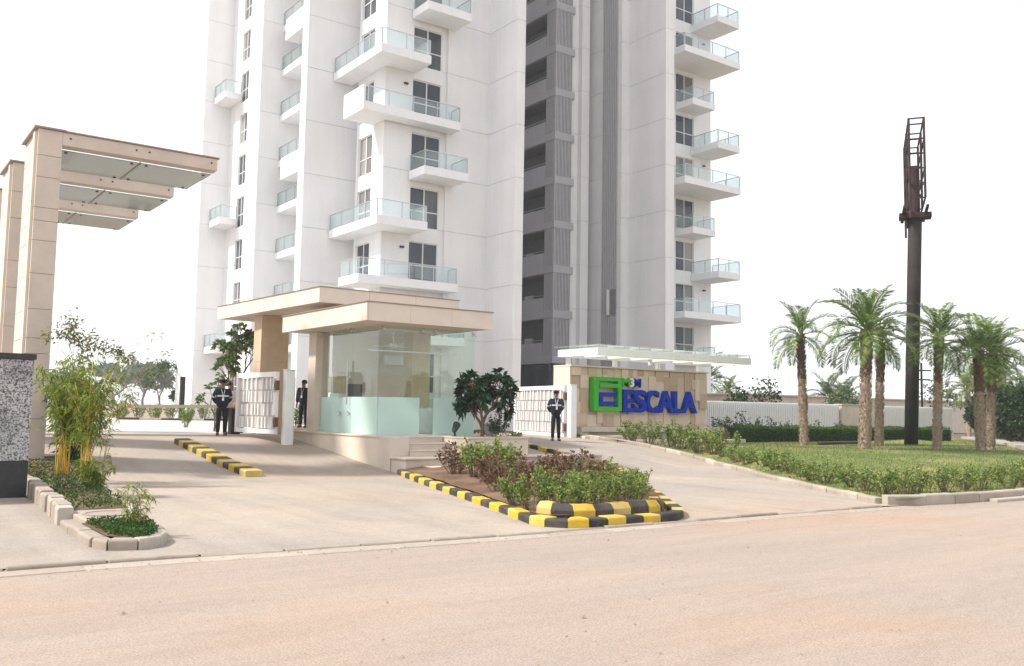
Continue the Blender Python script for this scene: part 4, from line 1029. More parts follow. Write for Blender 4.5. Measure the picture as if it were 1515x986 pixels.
    me = skin_mesh('jacket', [tuple(c*k for c in p) for p in V2], E2, R2, 0); me.materials.append(M[top]); jk = link('jacket' if band else 'shirt', me, root)
    V3 = [(0, 0, 0.98), (0, 0, 0.92)]; E3 = [(0, 1)]; R3 = [(0.165, 0.125), (0.165, 0.125)]
    for s in (-1, 1):
        b0 = len(V3); P = pts[s]
        V3 += [P['hip'], P['kn'], (P['an'][0], P['an'][1], 0.07)]; E3 += [(1, b0), (b0, b0+1), (b0+1, b0+2)]; R3 += [0.102, 0.078, 0.066]
    me = skin_mesh('trousers', [tuple(c*k for c in p) for p in V3], E3, R3, 0); me.materials.append(M[legs]); link('trousers', me, root)
    for s in (-1, 1):
        a = pts[s]['an']; sm = MB(); sm.tube([(a[0]*k, (a[1]+0.06)*k, 0.045), (a[0]*k, a[1]*k, 0.05), ((a[0]+s*0.012)*k, (a[1]-0.10)*k, 0.045), ((a[0]+s*0.016)*k, (a[1]-0.19)*k, 0.03)], [0.042, 0.052, 0.05, 0.030], 10)
        me = sm.mesh('shoe', [M['black']], smooth=True); link('shoe', me, root)
    ey = MB()
    for s in (-1, 1): ey.box((s*0.032-0.014)*k, (s*0.032+0.014)*k, -0.105*k, -0.090*k, 1.643*k, 1.655*k); ey.box((s*0.032-0.02)*k, (s*0.032+0.02)*k, -0.104*k, -0.09*k, 1.668*k, 1.676*k)
    ey.box(-0.025*k, 0.025*k, -0.103*k, -0.085*k, 1.583*k, 1.590*k)
    link('face_features', ey.mesh('face_features', [M['hair']]), root)
    hr = MB()
    if cap:
        hr.lathe((0, 0.0, 1.665*k), [(0.096, 0), (0.105, 0.035), (0.098, 0.075), (0.06, 0.098), (0.01, 0.104)], 16); hr.box(-0.07, 0.07, -0.165, -0.07, 1.668*k, 1.680*k)
        link('cap', hr.mesh('cap', [M['navy']], smooth=False), root)
        h2 = MB(); h2.lathe((0, 0.02, 1.60*k), [(0.078, 0), (0.088, 0.07)], 14); 
        link('hair', h2.mesh('hair', [M['hair']]), root)
    else:
        hr.lathe((0, 0.018, 1.655*k), [(0.085, -0.03), (0.094, 0.0), (0.098, 0.04), (0.088, 0.082), (0.05, 0.108), (0.01, 0.112)], 16)
        link('hair', hr.mesh('hair', [M['hair']], smooth=True), root)
    if band:
        b_ = MB()
        for i in range(24):                                   # band round the chest
            t0, t1 = 2*math.pi*i/24, 2*math.pi*(i+1)/24
            rx, ry = 0.222, 0.155
            p = [(rx*math.cos(t)*k, (-0.01+ry*math.sin(t))*k) for t in (t0, t1)]
            b_.add([(p[0][0], p[0][1], 1.215*k), (p[1][0], p[1][1], 1.215*k), (p[1][0], p[1][1], 1.265*k), (p[0][0], p[0][1], 1.265*k)], [(0, 1, 2, 3)])
        link('reflective_band', b_.mesh('reflective_band', [M['band']]), jk)
        for s in (-1, 1):
            P = pts[s]; a = Vector(P['sh'])*0.35+Vector(P['el'])*0.65; c = Vector(P['sh'])*0.2+Vector(P['el'])*0.8
            b_ = MB(); b_.tube([a*k, c*k], 0.079, 12); link('reflective_band', b_.mesh('reflective_band', [M['band']]), jk)
    if badge:
        b_ = MB(); b_.box(-0.03, 0.03, -0.172, -0.166, 1.09*k, 1.19*k); b_.bar((0, -0.169, 1.19*k), (-0.05, -0.12, 1.44*k), 0.012); b_.bar((0, -0.169, 1.19*k), (0.05, -0.12, 1.44*k), 0.012)
        link('id_badge', b_.mesh('id_badge', [M['whitesteel']]), jk)
    return root
def face_cam(x, y, turn=0): return math.atan2(-y, -x)+math.pi/2+turn        # local -Y towards the camera
person((9.80, 28.72, 0.725), face_cam(9.80, 28.69, 0.1), 'guard in navy uniform and cap standing by the orange-domed barrier, hands behind back')
person((10.72, 30.75, 0.725), face_cam(10.7, 30.7, 0.5), 'bareheaded man in a pale shirt half hidden behind the guard at the barrier', arms='side', top='shirt', cap=False, band=False, badge=False, h=1.72)
person((11.4, 31.6, 0.725), face_cam(11.4, 31.6, -0.6), 'person in dark clothes mostly hidden behind the open gate leaf', top='navy', cap=False, band=False, badge=False, h=1.74)
person((13.40, 30.76, 0.93), face_cam(13.4, 30.8, -0.5), 'bareheaded man in navy jumper standing by the hedge between gate post and guardhouse', arms='side', cap=False, band=False, badge=True, h=1.68)
person((20.29, 25.05, gh(20.29, 25.05)), face_cam(20.29, 25.12, 0.15), 'guard in navy uniform and cap standing alone before the right gate')
pb = MB(); pb.box(12.7, 14.6, 30.4, 31.3, 0.6, 0.925); tag(pb.build('planter_edge', M['stone2']), 'low stone edge on which the man by the hedge stands', 'kerb')

# ------------------------------------------------------------------ plants
def unit(n): 
    a = rng.normal(size=(n, 3)); return a/np.linalg.norm(a, axis=1, keepdims=True)
def leaves_np(P, D, L, W, droop=0.0):
    n = len(P); D = D/np.maximum(1e-6, np.linalg.norm(D, axis=1, keepdims=True))
    r = unit(n); S = np.cross(D, r); S /= np.maximum(1e-6, np.linalg.norm(S, axis=1, keepdims=True))
    N = np.cross(S, D)
    L = np.asarray(L).reshape(-1, 1)*np.ones((n, 1)); W = np.asarray(W).reshape(-1, 1)*np.ones((n, 1))
    mid = P+D*L*0.45+N*L*0.06; tip = P+D*L-np.array([[0, 0, 1]])*L*droop
    V = np.stack([P, mid+S*W/2, tip, mid-S*W/2], 1).reshape(-1, 3)
    return V, np.arange(4*n).reshape(-1, 4)
def leaf_obj(name, P, D, L, W, mat, parent, droop=0.1):
    V, Fq = leaves_np(np.asarray(P, float), np.asarray(D, float), L, W, droop)
    if parent is not None: V = V-np.array(origin(parent))
    return link(name, fast_mesh(name, V, Fq, mat), parent)
ORD = ['first', 'second', 'third', 'fourth', 'fifth', 'sixth', 'seventh', 'eighth', 'ninth', 'tenth', 'eleventh', 'twelfth', 'thirteenth', 'fourteenth', 'fifteenth', 'sixteenth', 'seventeenth', 'eighteenth', 'nineteenth', 'twentieth', 'twenty-first', 'twenty-second', 'twenty-third', 'twenty-fourth', 'twenty-fifth', 'twenty-sixth', 'twenty-seventh', 'twenty-eighth', 'twenty-ninth', 'thirtieth', 'thirty-first', 'thirty-second', 'thirty-third', 'thirty-fourth', 'thirty-fifth', 'thirty-sixth']
def shrub_proto(name, mat, h, w, nb, leaf, lw, per, seed, stem='trunk', base=0.25):
    """several stems from the ground, leaves clustered along their upper parts"""
    r = random.Random(seed); root = empty(name, (0, 0, 0))
    st = MB(); P = []; D = []
    for i in range(nb):
        a = r.uniform(0, 6.283); q = math.sqrt(r.random())*w/2; zt = h*(0.45+0.55*r.random())*(1-0.35*(2*q/w)**2)
        tip = Vector((q*math.cos(a), q*math.sin(a), zt)); b0 = Vector((q*0.22*math.cos(a), q*0.22*math.sin(a), -0.05))
        midp = b0*0.5+tip*0.5+Vector((r.uniform(-.05, .05), r.uniform(-.05, .05), 0.02))
        st.tube([b0, midp, tip], [0.011, 0.008, 0.004], 5, cap=False)
        dirn = (tip-midp).normalized()
        for k in range(per):
            t = base+(1-base)*r.random()**0.6
            p = (b0.lerp(midp, t*2) if t < 0.5 else midp.lerp(tip, t*2-1))
            dd = Vector((r.gauss(0, 1), r.gauss(0, 1), r.gauss(0.15, 0.6))).normalized()*0.9+dirn*0.5
            P.append(tuple(p+dd*0.02)); D.append(tuple(dd))
    P = np.array(P); D = np.array(D); n = len(P)
    link('stems', st.mesh('stems', [M[stem]]), root)
    leaf_obj('foliage', P, D, leaf*rng.uniform(0.6, 1.25, n), leaf*lw*rng.uniform(0.8, 1.2, n), M[mat], root)
    return root
def place(proto, first, loc, s, rz, label, cat, group, sz=None):
    o = proto if first else copy_tree(proto)
    o.location = loc; o.rotation_euler = (0, 0, rz); o.scale = (s, s, sz or s)
    tag(o, label, cat, group); return o
class Pool:
    def __init__(s, protos): s.p = protos; s.used = [False]*len(protos)
    def put(s, i, *a, **k):
        i %= len(s.p); f = not s.used[i]; s.used[i] = True
        return place(s.p[i], f, *a, **k)
fresh = Pool([shrub_proto('leafy_shrub', 'leaf_fresh', 0.80, 0.86, 17, 0.074, 0.52, 34, 11+i) for i in range(4)])
maroon = Pool([shrub_proto('maroon_shrub', 'leaf_maroon', 0.74, 0.90, 16, 0.095, 0.34, 30, 31+i) for i in range(3)])
rr = random.Random(3)
# row along the kerb of the right lane, then along the street
row = []
pathA = [(23.15, 24.6), (23.25, 22.0), (22.8, 20.1), (21.7, 18.2), (19.95, 15.75), (18.0, 12.8), (16.5, 10.4)]
L = path_len(pathA); nA = 21
for i in range(nA):
    p, d = path_at(pathA, 0.2+(L-0.4)*i/(nA-1)); row.append((p.x+0.25+rr.uniform(-.08, .12), p.y+rr.uniform(-.15, .15), 'lane'))
for i, (x, y, _) in enumerate(row):
    big = 1.0 if i < 7 else 0.72
    fresh.put(i, (x, y, lh(x, y)+0.0), (1.25+rr.uniform(-.12, .2))*big, rr.uniform(0, 6), ORD[i]+' green shrub from the sign wall in the row along the lane kerb', 'shrub', 'shrubs along the lane kerb', sz=(1.0+rr.uniform(-.15, .15))*(1.2 if i < 7 else 0.68))
n = 0
for i in range(22):
    x = 16.9+i*0.72+rr.uniform(-.12, .12); y = 9.95-0.012*(x-16.9)+rr.uniform(-.1, .25)
    k = 0.74+0.022*min(i, 9)
    fresh.put(i+1, (x, y, lh(x, y)), k+rr.uniform(-.06, .12), rr.uniform(0, 6), ORD[i]+' yellow-green shrub from the kerb corner in the row along the street', 'shrub', 'shrubs along the street kerb'); n += 1
for i in range(9):
    x = 17.6+i*1.1; y = 10.6+rr.uniform(-.1, .3)
    fresh.put(i+2, (x, y, lh(x, y)), 0.58+rr.uniform(-.1, .12), rr.uniform(0, 6), ORD[i]+' shrub from the kerb corner in the back row behind the street shrubs', 'shrub', 'shrubs in the back row by the street')
# island planting
isl = [(8.95, 10.85), (9.3, 10.75), (9.7, 10.8), (10.1, 10.75), (10.5, 10.95), (9.15, 11.4), (9.6, 11.35), (10.05, 11.4), (10.55, 11.5), (10.95, 11.6), (11.2, 12.1), (11.5, 12.8), (11.0, 12.4), (12.3, 14.2), (8.85, 11.5), (11.75, 12.35), (11.45, 11.75), (12.0, 13.3), (9.0, 12.1)]
for i, (x, y) in enumerate(isl):
    fresh.put(i, (x, y, isl_z(x, y)-0.02), 0.80+rr.uniform(-.16, .14), rr.uniform(0, 6), ORD[i]+' green shrub from the kerb corner at the street end of the island', 'shrub', 'green shrubs at the street end of the island')
mar = [(9.7, 12.9), (10.1, 13.4), (10.5, 13.0), (10.9, 13.7), (11.3, 14.2), (10.6, 14.3), (11.2, 13.4), (11.8, 14.9), (12.4, 15.6), (11.6, 15.6), (10.2, 12.4), (9.9, 13.9), (12.6, 15.1), (11.9, 13.9), (10.8, 12.6), (10.6, 15.2), (12.9, 15.9)]
for i, (x, y) in enumerate(mar):
    maroon.put(i, (x, y, isl_z(x, y)-0.02), (0.94 if y < 14 else 0.78)+rr.uniform(-.16, .18), rr.uniform(0, 6), ORD[i]+' maroon shrub from the street in the middle of the island', 'shrub', 'maroon shrubs in the island')
for i, (x, y) in enumerate([(11.0, 15.4), (11.35, 15.9), (11.6, 16.5), (11.2, 16.6), (11.9, 17.1)]):
    fresh.put(i, (x, y, isl_z(x, y)-0.02), 1.15+rr.uniform(-.1, .1), rr.uniform(0, 6), ORD[i]+' bright green shrub from the street in the clump before the guardhouse steps', 'shrub', 'green shrubs before the steps')
maroon.put(1, (11.35, 17.6, isl_z(11.3, 17.6)), 1.15, 1.0, 'dark maroon shrub nearest the guardhouse steps in the island', 'shrub', None)
# hedge
hd = tag(empty('hedge', (36, 24.5, 0.5)), 'long clipped dark green hedge at the back of the lawn before the slat fence', 'hedge')
ha = np.array([30.7, 25.9]); hb_ = np.array([43.8, 24.0]); hl = np.linalg.norm(hb_-ha); hdv = (hb_-ha)/hl; hn = np.array([hdv[1], -hdv[0]])
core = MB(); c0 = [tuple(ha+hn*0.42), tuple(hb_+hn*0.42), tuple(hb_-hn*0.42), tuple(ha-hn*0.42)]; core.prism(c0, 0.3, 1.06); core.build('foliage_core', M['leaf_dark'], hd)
N = 15000; t = rng.uniform(0, hl, N); q = rng.uniform(0, 1, N); P = np.zeros((N, 3)); D = np.zeros((N, 3))
fr = q < 0.45; tp = ~fr
off = np.where(fr, 0.42+rng.uniform(-.03, .07, N), rng.uniform(-0.45, 0.48, N)); z = np.where(fr, rng.uniform(0.45, 1.1, N), 1.06+rng.uniform(-.03, .10, N)+0.04*np.sin(t*2.1))
P[:, :2] = ha+np.outer(t, hdv)+off[:, None]*hn; P[:, 2] = z
D[:] = unit(N)*0.7; D[fr, :2] += hn*0.5; D[:, 2] += 0.45
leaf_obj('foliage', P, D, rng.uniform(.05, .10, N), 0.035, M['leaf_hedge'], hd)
dark = Pool([shrub_proto('dark_shrub', 'leaf_dark', 1.25, 1.1, 16, 0.11, 0.5, 30, 51+i) for i in range(2)])
for i, (x, y, s) in enumerate([(31.0, 27.3, 0.9), (31.7, 27.2, 1.05), (32.6, 27.3, 1.15), (33.5, 27.0, 1.05), (34.6, 27.1, 0.95), (35.7, 27.0, 0.9), (37.6, 26.8, 0.85), (39.3, 26.6, 0.9)]):
    dark.put(i, (x, y, 0.45), s, rr.uniform(0, 6), ORD[i]+' dark shrub from the sign wall showing above the hedge', 'shrub', 'dark shrubs between hedge and fence')

# palms
def frond(seed, L=1.8, droop=0.9, up=0.9):
    r = random.Random(seed); n = 15; pts = []
    el = up; p = Vector((0, 0, 0))
    for i in range(n):
        pts.append(p.copy()); el -= droop*(0.25+1.5*(i/n))/n*1.6
        p = p+Vector((math.cos(el), 0.06*math.sin(i*0.5+seed), math.sin(el)))*(L/n)
    mb = MB(); mb.tube(pts, [0.022*(1-0.85*i/n)+0.003 for i in range(n)], 5)
    V = list(mb.v); Fq = list(mb.f)
    for i in range(44):
        t = 0.12+0.88*i/44; k = t*(n-1); j = min(int(k), n-2); c = pts[j].lerp(pts[j+1], k-j); tg = (pts[j+1]-pts[j]).normalized()
        for s in (-1, 1):
            l = (0.42*math.sin(math.pi*min(1, 0.15+t*0.83))**0.6+0.06)*r.uniform(0.8, 1.15)*L/1.8
            side = Vector((0, s, 0)); upv = tg.cross(side)*(-s if False else 1)
            nrm = Vector((-tg.z, 0, tg.x))
            d = (tg*0.62+side*0.72+nrm*r.uniform(0.05, 0.42)).normalized()
            w = 0.021
            e = c+d*l-Vector((0, 0, l*0.18)); m_ = c+d*l*0.5
            b = len(V); V += [tuple(c), tuple(m_+tg*w), tuple(e), tuple(m_-tg*w)]; Fq.append((b, b+1, b+2, b+3))
    me = bpy.data.meshes.new('frond'); me.from_pydata(V, [], Fq); me.materials.append(M['leaf_palm']); return me
FR = [frond(i, 1.85, d, u) for i, (d, u) in enumerate(((0.5, 1.3), (0.95, 1.05), (1.25, 0.75), (1.3, 0.45), (1.15, 0.1), (0.9, -0.35)))]
def palm(bx, by, z0, top, r0, r1, label, nf=26, fs=1.0, seed=0, up=0.0, boots=True):
    r = random.Random(seed); rt = tag(empty('date_palm', (bx, by, z0)), label, 'palm tree', 'date palms on the lawn')
    top = Vector(top); base = Vector((bx, by, z0-0.1)); n = 46; m_ = 12
    V = []; Fq = []; MI = []
    def ax(t): 
        p = base.lerp(top, t); b = math.sin(math.pi*t)*0.06*(1 if seed % 2 else -1); return p+Vector((b, b*0.6, 0))
    for i in range(n+1):
        t = i/n; rad = r0+(r1-r0)*t
        if t < 0.06: rad *= 1.12-t*2
        p = ax(t)
        for j in range(m_):
            a = 2*math.pi*(j+0.5*(i % 2))/m_; q = rad*(0.93+r.uniform(-.05, .05)); V.append((p.x+q*math.cos(a), p.y+q*math.sin(a), p.z))
    for i in range(n):
        for j in range(m_): Fq.append((i*m_+j, i*m_+(j+1) % m_, (i+1)*m_+(j+1) % m_, (i+1)*m_+j)); MI.append(1 if i > n*0.62+r.uniform(-5, 5) else 0)
    for i in range(900):                                       # old leaf bases standing off the trunk
        t = r.random(); a = r.uniform(0, 6.283); rad = (r0+(r1-r0)*t)*1.02; p = ax(t)
        o = Vector((math.cos(a), math.sin(a), 0)); s = Vector((-math.sin(a), math.cos(a), 0)); c = p+o*rad
        w = r.uniform(.026, .048); l = r.uniform(.06, .11)*(1.0 if t < 0.75 else 1.7)
        b = len(V); V += [tuple(c-s*w), tuple(c+s*w), tuple(c+o*l*0.55+Vector((0, 0, l))), tuple(c-Vector((0, 0, 0.03))+o*0.01)]; Fq += [(b, b+1, b+2), (b, b+2, b+3), (b+1, b+3, b+2)]; MI += [1 if t > 0.6 else 0]*3
    me = bpy.data.meshes.new('trunk'); me.from_pydata([(x-bx, y-by, z-z0) for x, y, z in V], [], Fq); me.materials.append(M['palmtrunk']); me.materials.append(M['palmtop']); me.polygons.foreach_set('material_index', MI)
    link('trunk', me, rt)
    for i in range(nf):
        u = i/nf; k = min(5, int(u*6)); o = bpy.data.objects.new('frond', FR[k]); COL.objects.link(o); o.parent = rt
        a = i*2.39996+r.uniform(-.25, .25)
        o.location = tuple(top-Vector((bx, by, z0))+Vector((0.05*math.cos(a), 0.05*math.sin(a), 0.12-0.28*u)))
        s = fs*r.uniform(0.85, 1.12)*(0.85 if k == 0 else 1.0)
        o.rotation_euler = (r.uniform(-.15, .15), r.uniform(-.12, .12)-up, a); o.scale = (s, s, s)
    return rt
palm(31.15, 22.78, lh(31.15, 22.78), (30.75, 22.62, 4.85), 0.165, 0.135, 'leaning date palm standing alone nearest the sign wall', 18, 0.92, 1)
palm(29.35, 18.95, lh(29.35, 18.95), (29.2, 18.7, 4.70), 0.20, 0.165, 'tallest thick date palm with the widest crown, left of the mast', 28, 1.12, 2)
palm(33.4, 20.95, lh(33.4, 20.95), (33.2, 20.65, 4.55), 0.155, 0.13, 'slimmer date palm just behind the tallest one beside the mast', 17, 0.72, 3)
palm(31.85, 17.7, lh(31.85, 17.7), (31.7, 17.45, 4.5), 0.135, 0.13, 'date palm just right of the mast with dark drooping fronds', 24, 0.92, 4)
palm(33.5, 16.95, lh(33.5, 16.95), (33.2, 16.8, 4.05), 0.155, 0.135, 'left palm of the close pair at the right edge of the lawn', 24, 0.95, 5)
palm(35.75, 17.75, lh(35.75, 17.75), (35.6, 17.5, 4.15), 0.155, 0.13, 'right palm of the close pair at the right edge of the lawn', 24, 1.05, 6)

# branching trees
def tree(name, loc, h, w, label, cat, leaf, mat, seed, levels=3, group=None, trunk_r=0.06, first=0.3, kids_n=(3, 4), per=22, lw=0.35, spread=0.75, rosette=False, bark='trunk', lean=(0, 0), nlast=None):
    r = random.Random(seed); rt = tag(empty(name, loc), label, cat, group); mb = MB(); P = []; D = []; tips = []
    def grow(p, d, L, rad, lv):
        q = p+d*L; mid = p.lerp(q, 0.5)+Vector((r.gauss(0, 1), r.gauss(0, 1), 0))*L*0.05
        mb.tube([p, mid, q], [rad, rad*0.85, rad*0.68], 6 if lv < 2 else 4, cap=False)
        if lv >= levels: tips.append((q, d, L)); return
        n = r.randint(*kids_n); a0 = r.uniform(0, 6.28)
        for i in range(n):
            a = a0+6.283*i/n+r.uniform(-.4, .4); u = d.orthogonal().normalized(); v_ = d.cross(u)
            nd = (d+(u*math.cos(a)+v_*math.sin(a))*spread*r.uniform(0.6, 1.25)+Vector((0, 0, 0.12))).normalized()
            grow(q if r.random() < 0.7 else p.lerp(q, 0.75), nd, L*r.uniform(0.62, 0.88), rad*0.66, lv+1)
    d0 = Vector((lean[0], lean[1], 1)).normalized()
    grow(Vector((0, 0, -0.1)), d0, h*first, trunk_r, 0)
    zs = max(t_[0].z for t_ in tips); ws = max(max(abs(t_[0].x), abs(t_[0].y)) for t_ in tips)
    sx, sz = (w/2)/ws*0.9, (h/zs)*0.95
    for q, d, L in tips:
        for k in range(per):
            if rosette:
                a = r.uniform(0, 6.283); u_ = d.orthogonal().normalized(); w_ = d.cross(u_); dd = u_*math.cos(a)+w_*math.sin(a)+d*r.uniform(-0.1, 1.1)+Vector((0, 0, 0.15)); pp = q-d*L*r.random()*0.25
            else:
                dd = Vector((r.gauss(0, 1), r.gauss(0, 1), r.gauss(0, 0.8))); pp = q+Vector((r.gauss(0, 1), r.gauss(0, 1), r.gauss(0, 0.8)))*L*0.42
            P.append((pp.x*sx, pp.y*sx, pp.z*sz)); D.append(tuple(dd))
    mb.v = [(x*sx, y*sx, z*sz) for x, y, z in mb.v]
    link('trunk', mb.mesh('trunk', [M[bark]], smooth=True), rt)
    n = len(P); leaf_obj('crown', np.array(P), np.array(D), leaf*rng.uniform(.65, 1.2, n), leaf*lw*rng.uniform(.8, 1.2, n), M[mat], None, 0.2).parent = rt
    return rt
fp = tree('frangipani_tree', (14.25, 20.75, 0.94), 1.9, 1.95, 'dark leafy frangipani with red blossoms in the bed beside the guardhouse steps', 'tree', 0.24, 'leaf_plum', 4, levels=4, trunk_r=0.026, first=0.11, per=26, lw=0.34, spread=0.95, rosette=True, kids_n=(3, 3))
for x_, y_, s_, l_ in ((14.85, 20.85, 0.66, 'low dark leafy plant right of the frangipani trunk in front of the pot'), (14.45, 20.5, 0.45, 'small dark leafy plant at the foot of the frangipani')): dark.put(0, (x_, y_, 0.93), s_, 1.0+x_, l_, 'plant', None)
fb = MB(); r = random.Random(9)
for cx_, cz_, cy_ in ((0.28, 1.48, -0.35), (0.62, 1.22, -0.4), (-0.55, 1.38, -0.3)):
    for k in range(16):
        d = Vector((r.gauss(0, 1), r.gauss(0, 1), r.gauss(0, 1))).normalized()*0.055; p = Vector((cx_, cy_, cz_))+d
        fb.add([tuple(p), tuple(p+Vector((0.03, 0, 0.02))), tuple(p+Vector((0.01, 0.02, 0.04)))], [(0, 1, 2)])
link('blossom', fb.mesh('blossom', [M['flower']]), fp)
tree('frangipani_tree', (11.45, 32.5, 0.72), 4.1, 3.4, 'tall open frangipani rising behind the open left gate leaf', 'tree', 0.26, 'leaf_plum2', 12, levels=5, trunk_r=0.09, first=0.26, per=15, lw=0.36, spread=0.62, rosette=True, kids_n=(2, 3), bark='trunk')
tree('small_tree', (11.2, 33.6, 0.72), 2.2, 1.3, 'small sunlit bush tree behind the guard and the man in the pale shirt', 'tree', 0.2, 'leaf_plum2', 14, levels=4, trunk_r=0.05, first=0.25, per=11, rosette=True, kids_n=(2, 3))
# greenery behind the left gate
bg = Pool([shrub_proto('bright_shrub', 'leaf_fresh', 0.95, 0.9, 18, 0.10, 0.5, 30, 71+i) for i in range(2)])
for i, (x, y, s) in enumerate([(12.0, 33.2, 1.0), (12.9, 32.6, 1.1), (13.7, 32.2, 1.1), (14.5, 32.3, 1.1), (15.3, 32.4, 1.05), (10.9, 36.0, 0.8)]):
    bg.put(i, (x, y, 0.85), s, rr.uniform(0, 6), ORD[i]+' bright yellow-green shrub from the barrier in the hedge behind the left gate', 'shrub', 'bright shrubs behind the left gate')
for i in range(8):
    bg.put(i, (14.4+i*0.9, 60.6-i*0.35, 0.72), 1.25, rr.uniform(0, 6), ORD[i]+' shrub from the bamboo in the far hedge beyond the barrier', 'shrub', 'far hedge shrubs beyond the court')
for i, (x, y, s) in enumerate([(16.6, 22.6, 0.8), (17.2, 23.4, 0.9), (16.4, 24.0, 0.9)]):
    bg.put(i, (x, y, 0.3), s, rr.uniform(0, 6), ORD[i]+' shrub from the flowering tree in the gap between guardhouse and right lane', 'shrub', 'shrubs beside the right lane')
for i, (x, y, s) in enumerate([(34.2, 44.0, 1.7), (35.8, 45.2, 2.0), (37.3, 46.5, 1.8), (36.5, 44.0, 1.5)]):
    dark.put(i, (x, y, 0.6), s, rr.uniform(0, 6), ORD[i]+' dark bush from the white fin at the foot of the slatted bay', 'bush', 'bushes at the foot of the tower')
# ground cover in beds
def carpet(name, pts, zf, n, mat, leaf, hgt, label, cat):
    o = empty(name, (0, 0, 0)); xs_, ys_ = zip(*pts); P = []
    bm = list(pts)
    def inside(x, y):
        c = False; j = len(bm)-1
        for i in range(len(bm)):
            if (bm[i][1] > y) != (bm[j][1] > y) and x < (bm[j][0]-bm[i][0])*(y-bm[i][1])/(bm[j][1]-bm[i][1])+bm[i][0]: c = not c
            j = i
        return c
    while len(P) < n:
        x = rng.uniform(min(xs_), max(xs_)); y = rng.uniform(min(ys_), max(ys_))
        if inside(x, y) and noise.noise((x*2.2, y*2.2, 1))+(0.42 if n > 3700 else 0.7) > rng.uniform(0, 0.5): P.append((x, y, zf(x, y)+rng.uniform(0, hgt)))
    bpy.data.objects.remove(o)
    D = unit(n)*0.7; D[:, 2] += 0.5
    ob = leaf_obj(name, np.array(P), D, rng.uniform(.6, 1.2, n)*leaf, leaf*0.55, M[mat], None); ob['kind'] = 'stuff'; tag(ob, label, cat); return ob
carpet('ground_cover', [(2.66, 12.7), (2.66, 11.38), (2.78, 11.15), (3.02, 11.15), (3.2, 11.45), (3.32, 12.1), (3.36, 12.7)], lambda x, y: gh(x, y)+0.13, 3600, 'leaf_ground', 0.038, 0.08, 'dense low green ground cover in the rounded front bed', 'ground cover')
carpet('ground_cover', [(3.1, 22.3), (3.0, 18.1), (2.85, 15.2), (2.72, 14.05), (3.5, 14.05), (3.95, 18.7), (4.6, 22.5)], lambda x, y: gh(x, y)+0.15, 3800, 'leaf_ground', 0.05, 0.09, 'patchy green ground cover under the bamboo in the long bed', 'ground cover')
# bamboo
def bamboo(loc, n, h, spread, label, seed, mat='leaf_bamboo', culm_r=0.018, per=26, leaf=0.15, arch=0.35, culm='culm', low=0.35, lean=(0, 0)):
    r = random.Random(seed); rt = tag(empty('bamboo_clump', loc), label, 'bamboo', None); P = []; D = []
    for i in range(n):
        a = r.uniform(0, 6.283); b0 = Vector((r.gauss(0, .07), r.gauss(0, .07), -0.05)); hh_ = h*r.uniform(0.65, 1.0); o = Vector((math.cos(a), math.sin(a), 0))*spread*r.uniform(0.3, 1)+Vector((lean[0], lean[1], 0))*r.uniform(.4, 1)
        pts = []
        for k in range(9):
            t = k/8; pts.append(b0+o*(t**2.0)+Vector((0, 0, hh_*(t-arch*0.35*t**3.2))))
        mb = MB(); mb.tube(pts, [culm_r*(1-0.8*k/8) for k in range(9)], 6); link('culm', mb.mesh('culm', [M[culm]], smooth=True), rt)
        for k in range(per):
            t = low+(1-low)*r.random(); j = min(7, int(t*8)); p = pts[j].lerp(pts[j+1], t*8-j); tw = Vector((r.gauss(0, 1), r.gauss(0, 1), r.gauss(0.2, .5))).normalized(); tl = r.uniform(0.05, 0.34)*h/3
            for m_ in range(6):
                q = p+tw*tl*(0.35+0.65*m_/5)+Vector((0, 0, -0.05*(m_/5)**2)); P.append(tuple(q)); D.append((tw.x*0.6+r.gauss(0, .5), tw.y*0.6+r.gauss(0, .5), -0.35+r.gauss(0, .35)))
    m2 = len(P); leaf_obj('foliage', np.array(P), np.array(D), leaf*rng.uniform(.6, 1.2, m2), leaf*0.15, M[mat], None, 0.25).parent = rt
    return rt
bamboo((3.98, 19.3, 0.14), 9, 3.0, 0.8, 'golden-stemmed bamboo clump leaning over the driveway, foremost of the tall clumps', 21, per=44, leaf=0.14, low=0.38, lean=(0.25, 0.05))
bamboo((3.75, 20.3, 0.16), 9, 2.8, 0.65, 'bushy yellow-green bamboo clump against the portal fin', 22, per=56, leaf=0.15, low=0.40)
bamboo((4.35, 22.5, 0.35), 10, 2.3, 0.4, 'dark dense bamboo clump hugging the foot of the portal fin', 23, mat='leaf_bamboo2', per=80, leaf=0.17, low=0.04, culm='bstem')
bamboo((3.75, 17.6, 0.16), 7, 0.75, 0.45, 'low tuft of yellow bamboo leaves at the foot of the golden stems', 25, per=22, leaf=0.14, low=0.1, culm_r=0.006)
bamboo((3.08, 11.95, 0.14), 9, 0.75, 0.33, 'thin young bamboo sprouting from the rounded front bed', 24, per=8, leaf=0.085, low=0.35, culm='bstem', culm_r=0.006)
tree('slender_tree', (4.5, 22.0, 0.3), 3.35, 1.9, 'slender brown-leaved tree rising above the bamboo beside the portal', 'tree', 0.11, 'leaf_brown', 41, levels=5, trunk_r=0.035, first=0.36, per=12, lw=0.4, spread=0.42, kids_n=(2, 3), bark='bstem')
bamboo((4.6, 20.6, 0.2), 3, 4.0, 1.0, 'tall whip-thin bamboo arching right against the sky', 27, mat='leaf_brown', per=16, leaf=0.12, low=0.5, culm='bstem', culm_r=0.009, lean=(1.3, -0.5))
